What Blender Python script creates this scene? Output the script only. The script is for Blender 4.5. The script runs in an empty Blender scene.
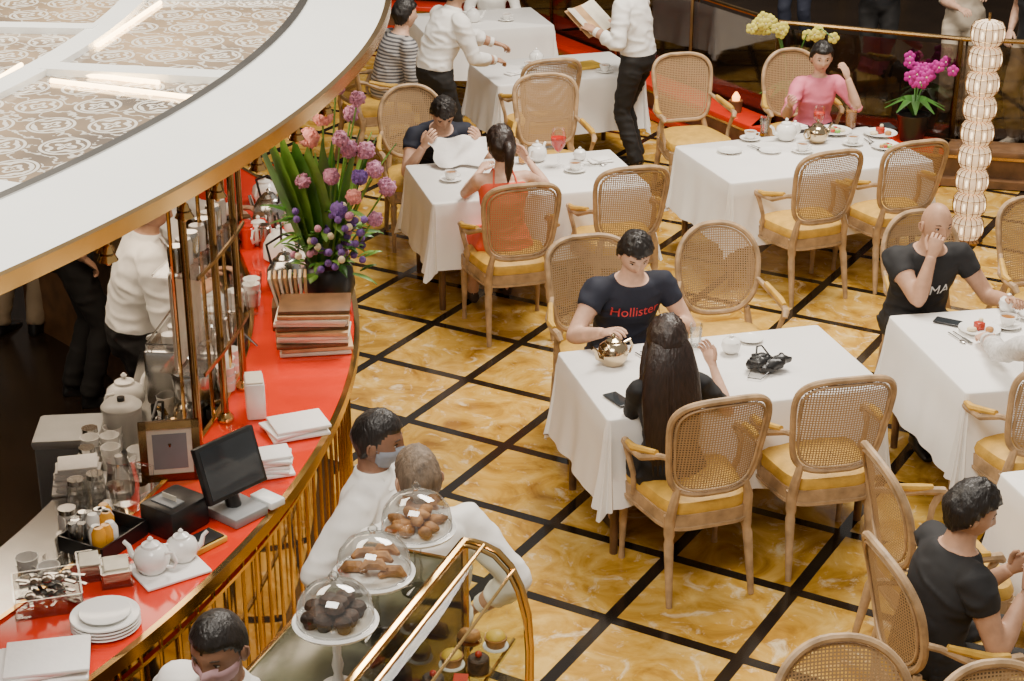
import bpy, bmesh, math, random
import numpy as np
from mathutils import Vector, Matrix, noise
from mathutils.kdtree import KDTree
from mathutils.bvhtree import BVHTree
random.seed(7)
V=Vector
rad=math.radians
C=bpy.context
# ------------------------------------------------------------------ materials
def lin(c): return (c[0],c[1],c[2],1.0)
def mat(name,col,rough=.5,metal=0,nscale=6,var=.15,bump=0,bscale=40,spec=.5,emis=None,estr=0,stretch=None):
    m=bpy.data.materials.new(name); m.use_nodes=True; nt=m.node_tree; b=nt.nodes['Principled BSDF']
    tc=nt.nodes.new('ShaderNodeTexCoord'); src=tc.outputs['Object']
    if stretch:
        mp=nt.nodes.new('ShaderNodeMapping'); mp.inputs['Scale'].default_value=stretch; nt.links.new(src,mp.inputs['Vector']); src=mp.outputs[0]
    nz=nt.nodes.new('ShaderNodeTexNoise'); nz.inputs['Scale'].default_value=nscale; nz.inputs['Detail'].default_value=4
    nt.links.new(src,nz.inputs['Vector'])
    rp=nt.nodes.new('ShaderNodeValToRGB')
    rp.color_ramp.elements[0].position=.3; rp.color_ramp.elements[1].position=.7
    rp.color_ramp.elements[0].color=lin([max(0,c*(1-var)) for c in col]); rp.color_ramp.elements[1].color=lin([min(1,c*(1+var*.6)) for c in col])
    nt.links.new(nz.outputs['Fac'],rp.inputs['Fac']); nt.links.new(rp.outputs['Color'],b.inputs['Base Color'])
    b.inputs['Roughness'].default_value=rough; b.inputs['Metallic'].default_value=metal
    b.inputs['Specular IOR Level'].default_value=spec
    if bump:
        n2=nt.nodes.new('ShaderNodeTexNoise'); n2.inputs['Scale'].default_value=bscale; n2.inputs['Detail'].default_value=3
        nt.links.new(src,n2.inputs['Vector'])
        bp=nt.nodes.new('ShaderNodeBump'); bp.inputs['Strength'].default_value=bump; bp.inputs['Distance'].default_value=.01
        nt.links.new(n2.outputs['Fac'],bp.inputs['Height']); nt.links.new(bp.outputs['Normal'],b.inputs['Normal'])
    if emis:
        b.inputs['Emission Color'].default_value=lin(emis); b.inputs['Emission Strength'].default_value=estr
    return m
def glassmat(name,tint=(1,1,1),gl=.05,k=.5):
    m=bpy.data.materials.new(name); m.use_nodes=True; nt=m.node_tree; nt.nodes.clear()
    o=nt.nodes.new('ShaderNodeOutputMaterial'); mx=nt.nodes.new('ShaderNodeMixShader'); t=nt.nodes.new('ShaderNodeBsdfTransparent'); g=nt.nodes.new('ShaderNodeBsdfGlossy')
    lw=nt.nodes.new('ShaderNodeLayerWeight'); lw.inputs['Blend'].default_value=.35
    ma=nt.nodes.new('ShaderNodeMath'); ma.operation='MULTIPLY_ADD'; ma.inputs[1].default_value=k; ma.inputs[2].default_value=gl
    t.inputs['Color'].default_value=lin(tint); g.inputs['Roughness'].default_value=.04
    nt.links.new(lw.outputs['Fresnel'],ma.inputs[0]); nt.links.new(ma.outputs[0],mx.inputs[0]); nt.links.new(t.outputs[0],mx.inputs[1]); nt.links.new(g.outputs[0],mx.inputs[2]); nt.links.new(mx.outputs[0],o.inputs[0])
    return m
CLOTH=mat('tablecloth_white',(.88,.86,.83),.8,nscale=3,var=.04,bump=.15,bscale=8)
NAPKIN=mat('napkin_white',(.88,.86,.84),.85,var=.05,bump=.3,bscale=30)
PORC=mat('porcelain',(.88,.87,.84),.15,var=.03)
WOOD=mat('chair_oak',(.41,.27,.145),.5,nscale=14,var=.4,bump=.2,bscale=60)
DWOOD=mat('dark_wood',(.16,.08,.035),.4,nscale=10,var=.4)
CUSH=mat('seat_gold',(.58,.34,.05),.55,nscale=20,var=.2,bump=.2,bscale=80)
BRASS=mat('brass',(.72,.47,.18),.18,1,nscale=5,var=.15)
BRASSD=mat('brass_dark',(.30,.19,.08),.25,1,nscale=5,var=.3)
MIRR=mat('bronze_mirror',(.42,.30,.18),.06,1,nscale=2,var=.1)
STEEL=mat('steel',(.55,.54,.52),.22,1,nscale=5,var=.15)
RED=mat('red_lacquer',(.68,.028,.006),.12,nscale=4,var=.12)
WHITE=mat('white_lacquer',(.86,.89,.88),.10,nscale=2,var=.04)
BLACK=mat('black_plastic',(.012,.012,.013),.35,var=.2)
SCREEN=mat('screen_dark',(.03,.035,.04),.08,var=.2)
GREY=mat('grey_plastic',(.25,.26,.27),.5)
PAPER=mat('paper',(.80,.74,.60),.8,nscale=20,var=.1)
MENUC=mat('menu_cover',(.62,.38,.18),.6,nscale=8,var=.4)
YEL=mat('yellow_folder',(.70,.45,.05),.5)
PASTRY=mat('pastry',(.42,.19,.05),.55,nscale=30,var=.5,bump=.4,bscale=70)
CHOC=mat('chocolate_muffin',(.06,.028,.015),.6,nscale=50,var=.8,bump=.5,bscale=70)
CREAM=mat('cream',(.8,.68,.45),.5)
CAKER=mat('berry_glaze',(.45,.04,.02),.25)
LEAF=mat('leaf_green',(.055,.17,.025),.4,nscale=8,var=.5)
LEAFL=mat('leaf_light',(.16,.33,.05),.45,nscale=10,var=.4)
ALLIUM=mat('allium_mauve',(.55,.24,.38),.7,nscale=60,var=.4,bump=.6,bscale=150)
CARN=mat('coral_bloom',(.90,.34,.30),.7,nscale=60,var=.3,bump=.6,bscale=150)
PURP=mat('purple_bloom',(.16,.08,.33),.7,nscale=60,var=.5)
ORCH=mat('orchid_magenta',(.55,.02,.32),.5,nscale=30,var=.3)
ORCY=mat('orchid_yellow',(.75,.68,.12),.5,nscale=30,var=.2)
GREENM=mat('green_marble',(.10,.10,.06),.15,nscale=5,var=.6)
DARKF=mat('dark_floor',(.028,.018,.012),.25,nscale=2,var=.4)
DARKW=mat('dark_wall',(.05,.03,.02),.5,nscale=1,var=.5)
GLASS=glassmat('clear_glass'); GLASSD=glassmat('dark_glass',(.55,.5,.45),.06); CLEARP=glassmat('clear_plastic',(.92,.92,.9),.15); GLASSC=glassmat('case_glass',(.90,.93,.87),.02,.15)
REDDR=mat('red_drink',(.60,.02,.01),.1); OJ=mat('orange_juice',(.85,.38,.02),.2); TEA=mat('brown_tea',(.3,.12,.02),.1)
STREAKW=mat('warm_reflection_streak',(1,.8,.5),.5,emis=(1,.66,.32),estr=12)  # glowing colour that imitates warm reflections in the canopy glass
FLAME=mat('candle_glow',(1,.5,.2),.5,emis=(1,.35,.08),estr=6)
LANT=mat('lantern_shell',(.80,.68,.52),.6,nscale=40,var=.25,emis=(1,.62,.34),estr=.75)
LANTC=mat('lantern_core',(1,.85,.6),.5,emis=(1,.74,.45),estr=3)
def canemat():
    m=bpy.data.materials.new('cane_weave'); m.use_nodes=True; nt=m.node_tree; b=nt.nodes['Principled BSDF']; out=[n for n in nt.nodes if n.type=='OUTPUT_MATERIAL'][0]
    tc=nt.nodes.new('ShaderNodeTexCoord'); sp=nt.nodes.new('ShaderNodeSeparateXYZ'); nt.links.new(tc.outputs['Object'],sp.inputs[0])
    def M(op,a,b_=None):
        n=nt.nodes.new('ShaderNodeMath'); n.operation=op
        for i,x in enumerate((a,b_)):
            if x is None: continue
            if isinstance(x,(int,float)): n.inputs[i].default_value=x
            else: nt.links.new(x,n.inputs[i])
        return n.outputs[0]
    f=2*math.pi/.013
    h=M('MULTIPLY',M('GREATER_THAN',M('SINE',M('MULTIPLY',sp.outputs[0],f)),-.2),M('GREATER_THAN',M('SINE',M('MULTIPLY',sp.outputs[2],f)),-.2))
    tr=nt.nodes.new('ShaderNodeBsdfTransparent'); mx=nt.nodes.new('ShaderNodeMixShader')
    mu=M('MULTIPLY',h,.7)
    b.inputs['Base Color'].default_value=(.36,.23,.115,1); b.inputs['Roughness'].default_value=.6
    nt.links.new(mu,mx.inputs[0]); nt.links.new(b.outputs[0],mx.inputs[1]); nt.links.new(tr.outputs[0],mx.inputs[2]); nt.links.new(mx.outputs[0],out.inputs[0])
    return m
CANE=canemat()
def floormat():
    m=bpy.data.materials.new('yellow_marble_tiles'); m.use_nodes=True; nt=m.node_tree; b=nt.nodes['Principled BSDF']; L=nt.links.new
    tc=nt.nodes.new('ShaderNodeTexCoord')
    br=nt.nodes.new('ShaderNodeTexBrick'); br.offset=0; br.inputs['Scale'].default_value=1; br.inputs['Brick Width'].default_value=.64; br.inputs['Row Height'].default_value=.64
    br.inputs['Mortar Size'].default_value=.030; br.inputs['Mortar Smooth'].default_value=0; br.inputs['Color1'].default_value=(0,0,0,1); br.inputs['Color2'].default_value=(1,1,1,1); br.inputs['Mortar'].default_value=(.5,.5,.5,1)
    L(tc.outputs['Object'],br.inputs['Vector'])
    ad=nt.nodes.new('ShaderNodeVectorMath'); ad.operation='MULTIPLY_ADD'; ad.inputs[1].default_value=(7,13,5); L(br.outputs['Color'],ad.inputs[0]); L(tc.outputs['Object'],ad.inputs[2])
    n1=nt.nodes.new('ShaderNodeTexNoise'); n1.inputs['Scale'].default_value=2.8; n1.inputs['Detail'].default_value=9; n1.inputs['Roughness'].default_value=.6; n1.inputs['Distortion'].default_value=1.8; L(ad.outputs[0],n1.inputs['Vector'])
    r1=nt.nodes.new('ShaderNodeValToRGB'); e=r1.color_ramp.elements; e[0].position=.30; e[0].color=(.27,.12,.014,1); e[1].position=.70; e[1].color=(.76,.51,.14,1)
    k=e.new(.48); k.color=(.54,.30,.04,1); L(n1.outputs['Fac'],r1.inputs[0])
    n2=nt.nodes.new('ShaderNodeTexNoise'); n2.inputs['Scale'].default_value=5; n2.inputs['Detail'].default_value=10; n2.inputs['Roughness'].default_value=.7; n2.inputs['Distortion'].default_value=1.6; L(ad.outputs[0],n2.inputs['Vector'])
    r2=nt.nodes.new('ShaderNodeValToRGB'); e=r2.color_ramp.elements; e[0].position=.55; e[0].color=(0,0,0,1); e[1].position=.66; e[1].color=(.85,.85,.85,1); L(n2.outputs['Fac'],r2.inputs[0])
    mx=nt.nodes.new('ShaderNodeMixRGB'); mx.inputs[2].default_value=(.78,.64,.40,1); L(r2.outputs[0],mx.inputs[0]); L(r1.outputs[0],mx.inputs[1])
    # darker tiles now and then
    sx=nt.nodes.new('ShaderNodeSeparateXYZ'); L(br.outputs['Color'],sx.inputs[0])
    mr=nt.nodes.new('ShaderNodeMapRange'); mr.inputs['To Min'].default_value=.80; mr.inputs['To Max'].default_value=1.06; L(sx.outputs[0],mr.inputs['Value'])
    vm=nt.nodes.new('ShaderNodeVectorMath'); vm.operation='SCALE'; L(mx.outputs[0],vm.inputs[0]); L(mr.outputs[0],vm.inputs['Scale'])
    m3=nt.nodes.new('ShaderNodeMixRGB'); m3.inputs[2].default_value=(.012,.009,.007,1); L(br.outputs['Fac'],m3.inputs[0]); L(vm.outputs[0],m3.inputs[1]); L(m3.outputs[0],b.inputs['Base Color'])
    b.inputs['Roughness'].default_value=.13
    return m
def emblemmat():
    m=bpy.data.materials.new('etched_glass_emblems'); m.use_nodes=True; nt=m.node_tree; b=nt.nodes['Principled BSDF']; L=nt.links.new
    def M(op,a,b_=None,c=None):
        n=nt.nodes.new('ShaderNodeMath'); n.operation=op
        for i,x in enumerate((a,b_,c)):
            if x is None: continue
            if isinstance(x,(int,float)): n.inputs[i].default_value=x
            else: L(x,n.inputs[i])
        return n.outputs[0]
    tc=nt.nodes.new('ShaderNodeTexCoord'); sp=nt.nodes.new('ShaderNodeSeparateXYZ'); L(tc.outputs['Object'],sp.inputs[0])
    px=M('MULTIPLY',sp.outputs[0],4.6); py=M('MULTIPLY',sp.outputs[1],3.9)
    row=M('FLOOR',py); off=M('MULTIPLY',row,.5); px2=M('ADD',px,off)
    cx=M('SUBTRACT',M('FRACT',px2),.5); cy=M('SUBTRACT',M('FRACT',py),.5)
    r=M('SQRT',M('ADD',M('MULTIPLY',cx,cx),M('MULTIPLY',cy,cy)))
    ring=M('LESS_THAN',M('ABSOLUTE',M('SUBTRACT',r,.37)),.025)
    th=M('ARCTAN2',cy,cx)
    nzz=nt.nodes.new('ShaderNodeTexNoise'); nzz.inputs['Scale'].default_value=16; L(tc.outputs['Object'],nzz.inputs['Vector'])
    pet=M('GREATER_THAN',M('SINE',M('ADD',M('ADD',M('MULTIPLY',r,34),M('MULTIPLY',nzz.outputs['Fac'],9)),M('MULTIPLY',M('SINE',M('MULTIPLY',th,4)),1.6))),.2)
    inn=M('MULTIPLY',pet,M('LESS_THAN',r,.32))
    # cutlery-like strokes between the plates
    st=M('LESS_THAN',M('ABSOLUTE',M('SINE',M('ADD',M('MULTIPLY',M('ADD',sp.outputs[0],sp.outputs[1]),26),M('MULTIPLY',nzz.outputs['Fac'],7)))),.28)
    lf=M('MULTIPLY',st,M('GREATER_THAN',r,.42))
    s=M('MINIMUM',M('ADD',M('ADD',ring,inn),M('MULTIPLY',lf,.8)),1)
    nz=nt.nodes.new('ShaderNodeTexNoise'); nz.inputs['Scale'].default_value=1.3; L(tc.outputs['Object'],nz.inputs['Vector'])
    rp=nt.nodes.new('ShaderNodeValToRGB'); rp.color_ramp.elements[0].position=.35; rp.color_ramp.elements[1].position=.62; rp.color_ramp.elements[0].color=(.15,.12,.095,1); rp.color_ramp.elements[1].color=(.50,.36,.22,1); L(nz.outputs['Fac'],rp.inputs[0])
    mx=nt.nodes.new('ShaderNodeMixRGB'); L(rp.outputs[0],mx.inputs[1]); mx.inputs[2].default_value=(.76,.73,.67,1); L(s,mx.inputs[0]); L(mx.outputs[0],b.inputs['Base Color'])
    b.inputs['Roughness'].default_value=.10; b.inputs['Metallic'].default_value=.15
    return m
EMB=emblemmat()
def stripes(name,c1,c2,scale):
    m=bpy.data.materials.new(name); m.use_nodes=True; nt=m.node_tree; b=nt.nodes['Principled BSDF']
    tc=nt.nodes.new('ShaderNodeTexCoord'); w=nt.nodes.new('ShaderNodeTexWave'); w.bands_direction='Z'; w.inputs['Scale'].default_value=scale
    r=nt.nodes.new('ShaderNodeValToRGB'); r.color_ramp.elements[0].position=.45; r.color_ramp.elements[1].position=.55; r.color_ramp.elements[0].color=lin(c1); r.color_ramp.elements[1].color=lin(c2)
    nt.links.new(tc.outputs['Object'],w.inputs[0]); nt.links.new(w.outputs['Fac'],r.inputs[0]); nt.links.new(r.outputs[0],b.inputs[0]); return m
# ------------------------------------------------------------------ mesh builder
class MB:
    def __init__(s): s.v=[];s.f=[];s.m=[];s.mats=[];s.M=Matrix.Identity(4)
    def mi(s,mt):
        if mt not in s.mats: s.mats.append(mt)
        return s.mats.index(mt)
    def add(s,vs,fs,mt):
        b=len(s.v); k=s.mi(mt); M=s.M
        s.v.extend([M@V(p) for p in vs]); s.f.extend([tuple(i+b for i in f) for f in fs]); s.m.extend([k]*len(fs))
    def tube(s,pts,r,mt,n=8,closed=False,cap=True,side=(1,0,0)):
        pts=[V(p) for p in pts]; N=len(pts)
        if not isinstance(r,(list,)): r=[r]*N
        nor=V(side); vs=[]
        for i,p in enumerate(pts):
            if closed: t=pts[(i+1)%N]-pts[i-1]
            else: t=pts[min(i+1,N-1)]-pts[max(i-1,0)]
            if t.length<1e-9: t=V((0,0,1))
            t.normalize()
            q=nor-t*nor.dot(t)
            if q.length<1e-3:
                q=V((0,1,0))-t*t.y
                if q.length<1e-3: q=V((0,0,1))-t*t.z
            nor=q.normalized(); bi=t.cross(nor)
            ri=r[i]; a,b=(ri if isinstance(ri,tuple) else (ri,ri))
            for k in range(n):
                an=2*math.pi*k/n; vs.append(p+nor*(a*math.cos(an))+bi*(b*math.sin(an)))
        fs=[]
        R=N if closed else N-1
        for i in range(R):
            j=(i+1)%N
            for k in range(n):
                k2=(k+1)%n; fs.append((i*n+k,i*n+k2,j*n+k2,j*n+k))
        if cap and not closed:
            fs.append(tuple(range(n))); fs.append(tuple((N-1)*n+k for k in range(n)))
        s.add(vs,fs,mt)
    def lathe(s,prof,mt,c=(0,0,0),n=20,sx=1,sy=1,cap=True):
        vs=[];fs=[];N=len(prof)
        for (r,z) in prof:
            for k in range(n):
                a=2*math.pi*k/n; vs.append((c[0]+r*math.cos(a)*sx,c[1]+r*math.sin(a)*sy,c[2]+z))
        for i in range(N-1):
            for k in range(n):
                k2=(k+1)%n; fs.append((i*n+k,i*n+k2,(i+1)*n+k2,(i+1)*n+k))
        if cap:
            fs.append(tuple(range(n))); fs.append(tuple((N-1)*n+k for k in range(n)))
        s.add(vs,fs,mt)
    def sph(s,c,r,mt,nu=14,nv=9,R=None,nz=0):
        if not isinstance(r,(tuple,list)): r=(r,r,r)
        vs=[];fs=[];c=V(c)
        for i in range(nv+1):
            ph=math.pi*i/nv
            for k in range(nu):
                a=2*math.pi*k/nu
                d=V((math.sin(ph)*math.cos(a),math.sin(ph)*math.sin(a),math.cos(ph)))
                p=V((d.x*r[0],d.y*r[1],d.z*r[2]))
                if nz: p*=1+nz*noise.noise(p*40+c*10)
                if R: p=R@p
                vs.append(c+p)
        for i in range(nv):
            for k in range(nu):
                k2=(k+1)%nu; fs.append((i*nu+k,i*nu+k2,(i+1)*nu+k2,(i+1)*nu+k))
        s.add(vs,fs,mt)
    def box(s,c,sz,mt,rz=0,bev=0,R=None):
        x,y,z=sz[0]/2,sz[1]/2,sz[2]/2
        R=R or Matrix.Rotation(rz,3,'Z'); c=V(c)
        if bev<=0:
            vs=[c+R@V((a*x,b*y,d*z)) for a in(-1,1) for b in(-1,1) for d in(-1,1)]
            s.add(vs,[(0,1,3,2),(4,6,7,5),(0,4,5,1),(2,3,7,6),(0,2,6,4),(1,5,7,3)],mt); return
        bm=bmesh.new(); bmesh.ops.create_cube(bm,size=1)
        for v in bm.verts: v.co=V((v.co.x*2*x,v.co.y*2*y,v.co.z*2*z))
        bmesh.ops.bevel(bm,geom=bm.edges[:],offset=bev,segments=2,affect='EDGES',profile=.5)
        bm.verts.index_update()
        s.add([c+R@v.co for v in bm.verts],[tuple(v.index for v in f.verts) for f in bm.faces],mt); bm.free()
    def prism(s,poly,z0,z1,mt):
        n=len(poly); vs=[(p[0],p[1],z0) for p in poly]+[(p[0],p[1],z1) for p in poly]
        fs=[tuple(range(n)),tuple(range(n,2*n))]+[(i,(i+1)%n,n+(i+1)%n,n+i) for i in range(n)]
        s.add(vs,fs,mt)
    def arc(s,R0,R1,a0,a1,z0,z1,mt,n=64,zi=None):
        vs=[];fs=[]
        for i in range(n+1):
            a=rad(a0+(a1-a0)*i/n); c_,s_=math.cos(a),math.sin(a)
            zz=z1 if zi is None else zi
            vs+=[(R0*c_,R0*s_,z0),(R1*c_,R1*s_,z0),(R1*c_,R1*s_,z1),(R0*c_,R0*s_,zz)]
        for i in range(n):
            for k in range(4): fs.append((i*4+k,i*4+(k+1)%4,i*4+4+(k+1)%4,i*4+4+k))
        if abs(a1-a0)<359: fs+= [(0,1,2,3),(n*4,n*4+1,n*4+2,n*4+3)]
        s.add(vs,fs,mt)
    def mesh(s,name,ang=40):
        me=bpy.data.meshes.new(name); me.from_pydata([tuple(p) for p in s.v],[],s.f)
        for m in s.mats: me.materials.append(m)
        me.polygons.foreach_set('material_index',s.m)
        bm=bmesh.new(); bm.from_mesh(me); bmesh.ops.recalc_face_normals(bm,faces=bm.faces[:]); bm.to_mesh(me); bm.free()
        me.polygons.foreach_set('use_smooth',[True]*len(me.polygons))
        try: me.set_sharp_from_angle(angle=rad(ang))
        except Exception: pass
        me.update(); return me
    def build(s,name,loc=(0,0,0),rz=0,ang=40):
        o=bpy.data.objects.new(name,s.mesh(name,ang)); C.collection.objects.link(o); o.location=loc; o.rotation_euler=(0,0,rz); return o
def link(name,me,loc,rz=0,sc=1):
    o=bpy.data.objects.new(name,me); C.collection.objects.link(o); o.location=loc; o.rotation_euler=(0,0,rz); o.scale=(sc,sc,sc); return o
# ------------------------------------------------------------------ camera
F=1720.0; TH=rad(23); H=4.19
cam=bpy.data.cameras.new('camera'); co=bpy.data.objects.new('camera',cam); C.collection.objects.link(co)
cam.sensor_width=36; cam.lens=36*F/1024; co.location=(0,0,H); co.rotation_euler=(math.pi/2-TH,0,0); C.scene.camera=co
# ------------------------------------------------------------------ room
fb=MB(); fb.box((0,0,-.05),(46,46,.1),floormat()); fo=fb.build('floor',(.2,7.53,0),rad(-30))
CX,CY=-7.82,7.80      # canopy centre
BX,BY=-5.85,7.0       # bar centre
b=MB(); b.arc(0.2,4.60,-180,180,0.0,.02,DARKF,96); b.build('floor_bar_interior',(BX,BY,0))
b=MB()
b.prism([(-5,19.6),(-.6,18.45),(.38,17.1),(2.16,13.85),(3.45,13.25),(7.2,12.4),(7.2,23),(-5,23)],0,.02,DARKF); b.build('floor_lobby')
b=MB(); b.box((0,0,3),(26,.2,6),DARKW)
for i in range(30): b.box((-11.6+i*.8,-.14,3),(.05,.06,6),BRASSD)
b.build('wall_back',(0,23,0))
b=MB(); b.box((0,0,3),(.2,26,6),DARKW); b.build('wall_left',(-12.8,10,0))
LEDGE=[(-5,19.5),(-.6,18.3),(.28,17.0),(2.06,13.75),(3.4,13.15),(7.2,12.3)]
b=MB()
for i,(p,q) in enumerate(zip(LEDGE[:-1],LEDGE[1:])):
    p=V((*p,0)); q=V((*q,0)); d=q-p; a=math.atan2(d.y,d.x); mid=(p+q)/2; nrm=V((-math.sin(a),math.cos(a),0)); mt=RED if i<4 else DWOOD
    b.box(mid+V((0,0,.13)),(d.length+.1,.16,.26),DWOOD,a)
    b.box(mid+V((0,0,.28)),(d.length+.12,.30,.05),mt,a,bev=.008)
    b.box(mid+V((0,0,.24))-nrm*.1,(d.length+.1,.03,.03),BRASS,a)
    b.box(mid+V((0,0,.04))-nrm*.12,(d.length+.1,.10,.06),mt,a)
b.build('red_ledge')
b=MB()
off=V((.12,.18,0))
for (p,q) in zip(LEDGE[:-1],LEDGE[1:]):
    p=V((*p,0))+off; q=V((*q,0))+off; d=q-p; a=math.atan2(d.y,d.x); n=max(1,int(d.length/1.1))
    for i in range(n+1):
        c=p+d*(i/n); b.tube([c,c+V((0,0,1.1))],.022,BRASSD,8)
        b.tube([c+V((.05,0,0)),c+V((.05,0,1.1))],.010,BRASS,6)
    b.tube([p+V((0,0,1.1)),q+V((0,0,1.1))],.020,BRASSD,8)
    b.box((p+q)/2+V((0,0,.6)),(d.length,.012,.9),GLASSD,a)
b.build('glass_balustrade')
# ------------------------------------------------------------------ chairs
def chairmesh(name,n_exp=3.6,wtop=.25,arms=True,taper=.02):
    b=MB()
    def out(sc=1,n=28):
        pts=[]
        for k in range(n):
            a=2*math.pi*k/n; c_,s_=math.cos(a),math.sin(a); e=2/5.
            x=math.copysign(abs(c_)**e,c_); y=math.copysign(abs(s_)**e,s_)
            w=.235+.035*y
            pts.append((x*w*sc,y*.24*sc+.01))
        return pts
    b.prism(out(1.03),.375,.445,WOOD); b.prism(out(1.06),.37,.385,WOOD)
    vs=[];fs=[];o=out(1,28); lv=[(1.0,.445),(1.02,.47),(.97,.50),(.8,.52),(.45,.53),(0.01,.532)]
    for sc,z in lv:
        for p in o: vs.append((p[0]*sc,(p[1]-.01)*sc+.01,z))
    for i in range(len(lv)-1):
        for k in range(28): fs.append((i*28+k,i*28+(k+1)%28,(i+1)*28+(k+1)%28,(i+1)*28+k))
    fs.append(tuple((len(lv)-1)*28+k for k in range(28))); b.add(vs,fs,CUSH)
    for sx in(-1,1):
        b.tube([(sx*.235,.215,.44),(sx*.235,.215,.36),(sx*.237,.217,.345),(sx*.238,.218,.325),(sx*.24,.222,.31),(sx*.243,.226,.05),(sx*.243,.226,.0)],[.028,.028,.02,.028,.024,.013,.016],WOOD,10)
        b.tube([(sx*.19,-.20,.44),(sx*.19,-.205,.34),(sx*.192,-.21,.32),(sx*.195,-.215,.3),(sx*.205,-.27,.0)],[.027,.026,.02,.024,.014],WOOD,10)
    zc,hh=.785,.235
    def bp(u,v):
        x=u*(wtop-taper+taper*v); z=zc+v*hh+.03*(1-u*u)*max(v,0)
        y=-.225-(z-.5)*.20+.05*u*u-.012
        return V((x,y,z))
    loop=[]
    NL=52
    for k in range(NL):
        a=2*math.pi*(k+.5)/NL; c_,s_=math.cos(a),math.sin(a); e=2/n_exp
        loop.append((math.copysign(abs(c_)**e,c_),math.copysign(abs(s_)**e,s_)))
    b.tube([bp(*l) for l in loop],[(.017,.016)]*NL,WOOD,8,closed=True,side=(0,1,0))
    vs=[];fs=[];lv=[.93,.62,.31,.02]
    for q in lv:
        for l in loop: vs.append(bp(l[0]*q,l[1]*q))
    for i in range(3):
        for k in range(NL): fs.append((i*NL+k,i*NL+(k+1)%NL,(i+1)*NL+(k+1)%NL,(i+1)*NL+k))
    fs.append(tuple(3*NL+k for k in range(NL))); b.add(vs,fs,CANE)
    b.tube([bp(l[0]*.90,l[1]*.90)+V((0,-.008,0)) for l in loop],.006,WOOD,6,closed=True)
    for sx in(-1,1):
        b.tube([(sx*.19,-.20,.40),(sx*.185,-.225,.50),bp(sx*.80,-.86)],[.026,.022,.018],WOOD,8)
        if arms:
            p0=bp(sx*.98,-.15)
            b.tube([p0,p0+V((sx*.02,.06,-.015)),(sx*.285,-.08,.69),(sx*.295,.04,.685),(sx*.285,.12,.68),(sx*.275,.14,.655)],[.015,.015,.016,.019,.021,.015],WOOD,8)
            b.tube([(sx*.285,.11,.675),(sx*.28,.075,.61),(sx*.265,.06,.54),(sx*.25,.08,.47),(sx*.245,.09,.42)],[.018,.015,.014,.016,.02],WOOD,8)
            b.tube([p0+V((sx*.03,.08,-.005)),(sx*.293,0,.703),(sx*.292,.07,.70)],[.014,.02,.014],CUSH,8)
    return b.mesh(name)
CH=chairmesh('dining_chair',4.6,.25,True,.025); CHO=chairmesh('dining_chair_oval',2.6,.25)
class TF:
    def __init__(s,x,y,rot,L=1.42,W=.82): s.c=V((x,y,0)); s.r=rad(rot); s.L=L; s.W=W; s.e1=V((math.cos(s.r),math.sin(s.r),0)); s.e2=V((-math.sin(s.r),math.cos(s.r),0))
    def w(s,x,y,z=0): return s.c+s.e1*x+s.e2*y+V((0,0,z))
TZ=.755
def table(T,drop=.42,seed=0):
    b=MB(); hx,hy=T.L/2,T.W/2; top=.75
    rr=.02
    nseg=34; ncor=14
    def edge():
        res=[]
        cs=[(hx-rr,hy-rr,0),(-hx+rr,hy-rr,90),(-hx+rr,-hy+rr,180),(hx-rr,-hy+rr,270)]
        for i,(cx,cy,a0) in enumerate(cs):
            for k in range(ncor+1):
                a=rad(a0+90*k/ncor); res.append((V((cx,cy,0)),V((math.cos(a),math.sin(a),0)),1-abs(k/ncor-.5)*2))
            nx=cs[(i+1)%4]; p=V((cx,cy,0)); q=V((nx[0],nx[1],0)); a=rad(a0+90); d=V((math.cos(a),math.sin(a),0))
            for k in range(1,nseg): res.append((p+(q-p)*(k/nseg),d,0))
        return res
    E=edge(); M=len(E); vs=[];fs=[]
    s=0;S=[]
    for i,(p,d,c) in enumerate(E):
        S.append(s); q=E[(i+1)%M]; s+=((q[0]+q[1]*.12)-(p+d*.12)).length
    rows=13
    for j in range(rows):
        for i,(p,d,c) in enumerate(E):
            if j<3:
                rad_=rr*[.8,1.0,1.08][j]; z=top-[0,.006,.02][j]; vs.append(p+d*rad_+V((0,0,z)))
            else:
                tt=(j-2)/10; dl=drop*(1+.16*c**1.3)
                k=S[i]*2*math.pi
                wv=math.sin(k*2.3+seed)*.5+math.sin(k*5.1+seed*2.3+1)*.3+math.sin(k*3.7+seed)*.3
                amp=(.018+.024*c)*tt**1.2
                o_=rr*1.1+.008+.035*tt*tt*(1+.9*c)+amp*wv+(.02*math.sin(c*9)*tt if c>0 else 0)
                vs.append(p+d*o_+V((0,0,top-.02-dl*tt)))
    for j in range(rows-1):
        for i in range(M): fs.append((j*M+i,j*M+(i+1)%M,(j+1)*M+(i+1)%M,(j+1)*M+i))
    fs.append(tuple(range(M)))
    b.add(vs,fs,CLOTH)
    b.prism([(-hx+.03,-hy+.03),(hx-.03,-hy+.03),(hx-.03,hy-.03),(-hx+.03,hy-.03)],.71,.742,DWOOD)
    for sx in(-1,1):
        for sy in(-1,1): b.tube([(sx*(hx-.07),sy*(hy-.07),.71),(sx*(hx-.07),sy*(hy-.07),0)],[.032,.02],DWOOD,8)
    b.build('dining_table',T.c,T.r,60)
def chair(T,x,y,turn=0,kind=None,far=False):
    p=T.w(x,y); return link('dining_chair',kind or CH,p,T.r+(math.pi if far else 0)+rad(turn))
T1=TF(1.02,7.74,15); T2=TF(.09,10.9,15,1.45,.85); T3=TF(2.0,11.40,19,1.52,.9); T4=TF(.36,13.8,18,1.25,.8); T5=TF(2.82,8.08,10,1.5,1.0)
T6=TF(2.67,6.04,13,.82,1.42); T7=TF(-.3,15.6,15,1.2,.8)
for i,T in enumerate((T1,T2,T3,T4,T5,T6,T7)): table(T,.42,i*1.7)
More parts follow.
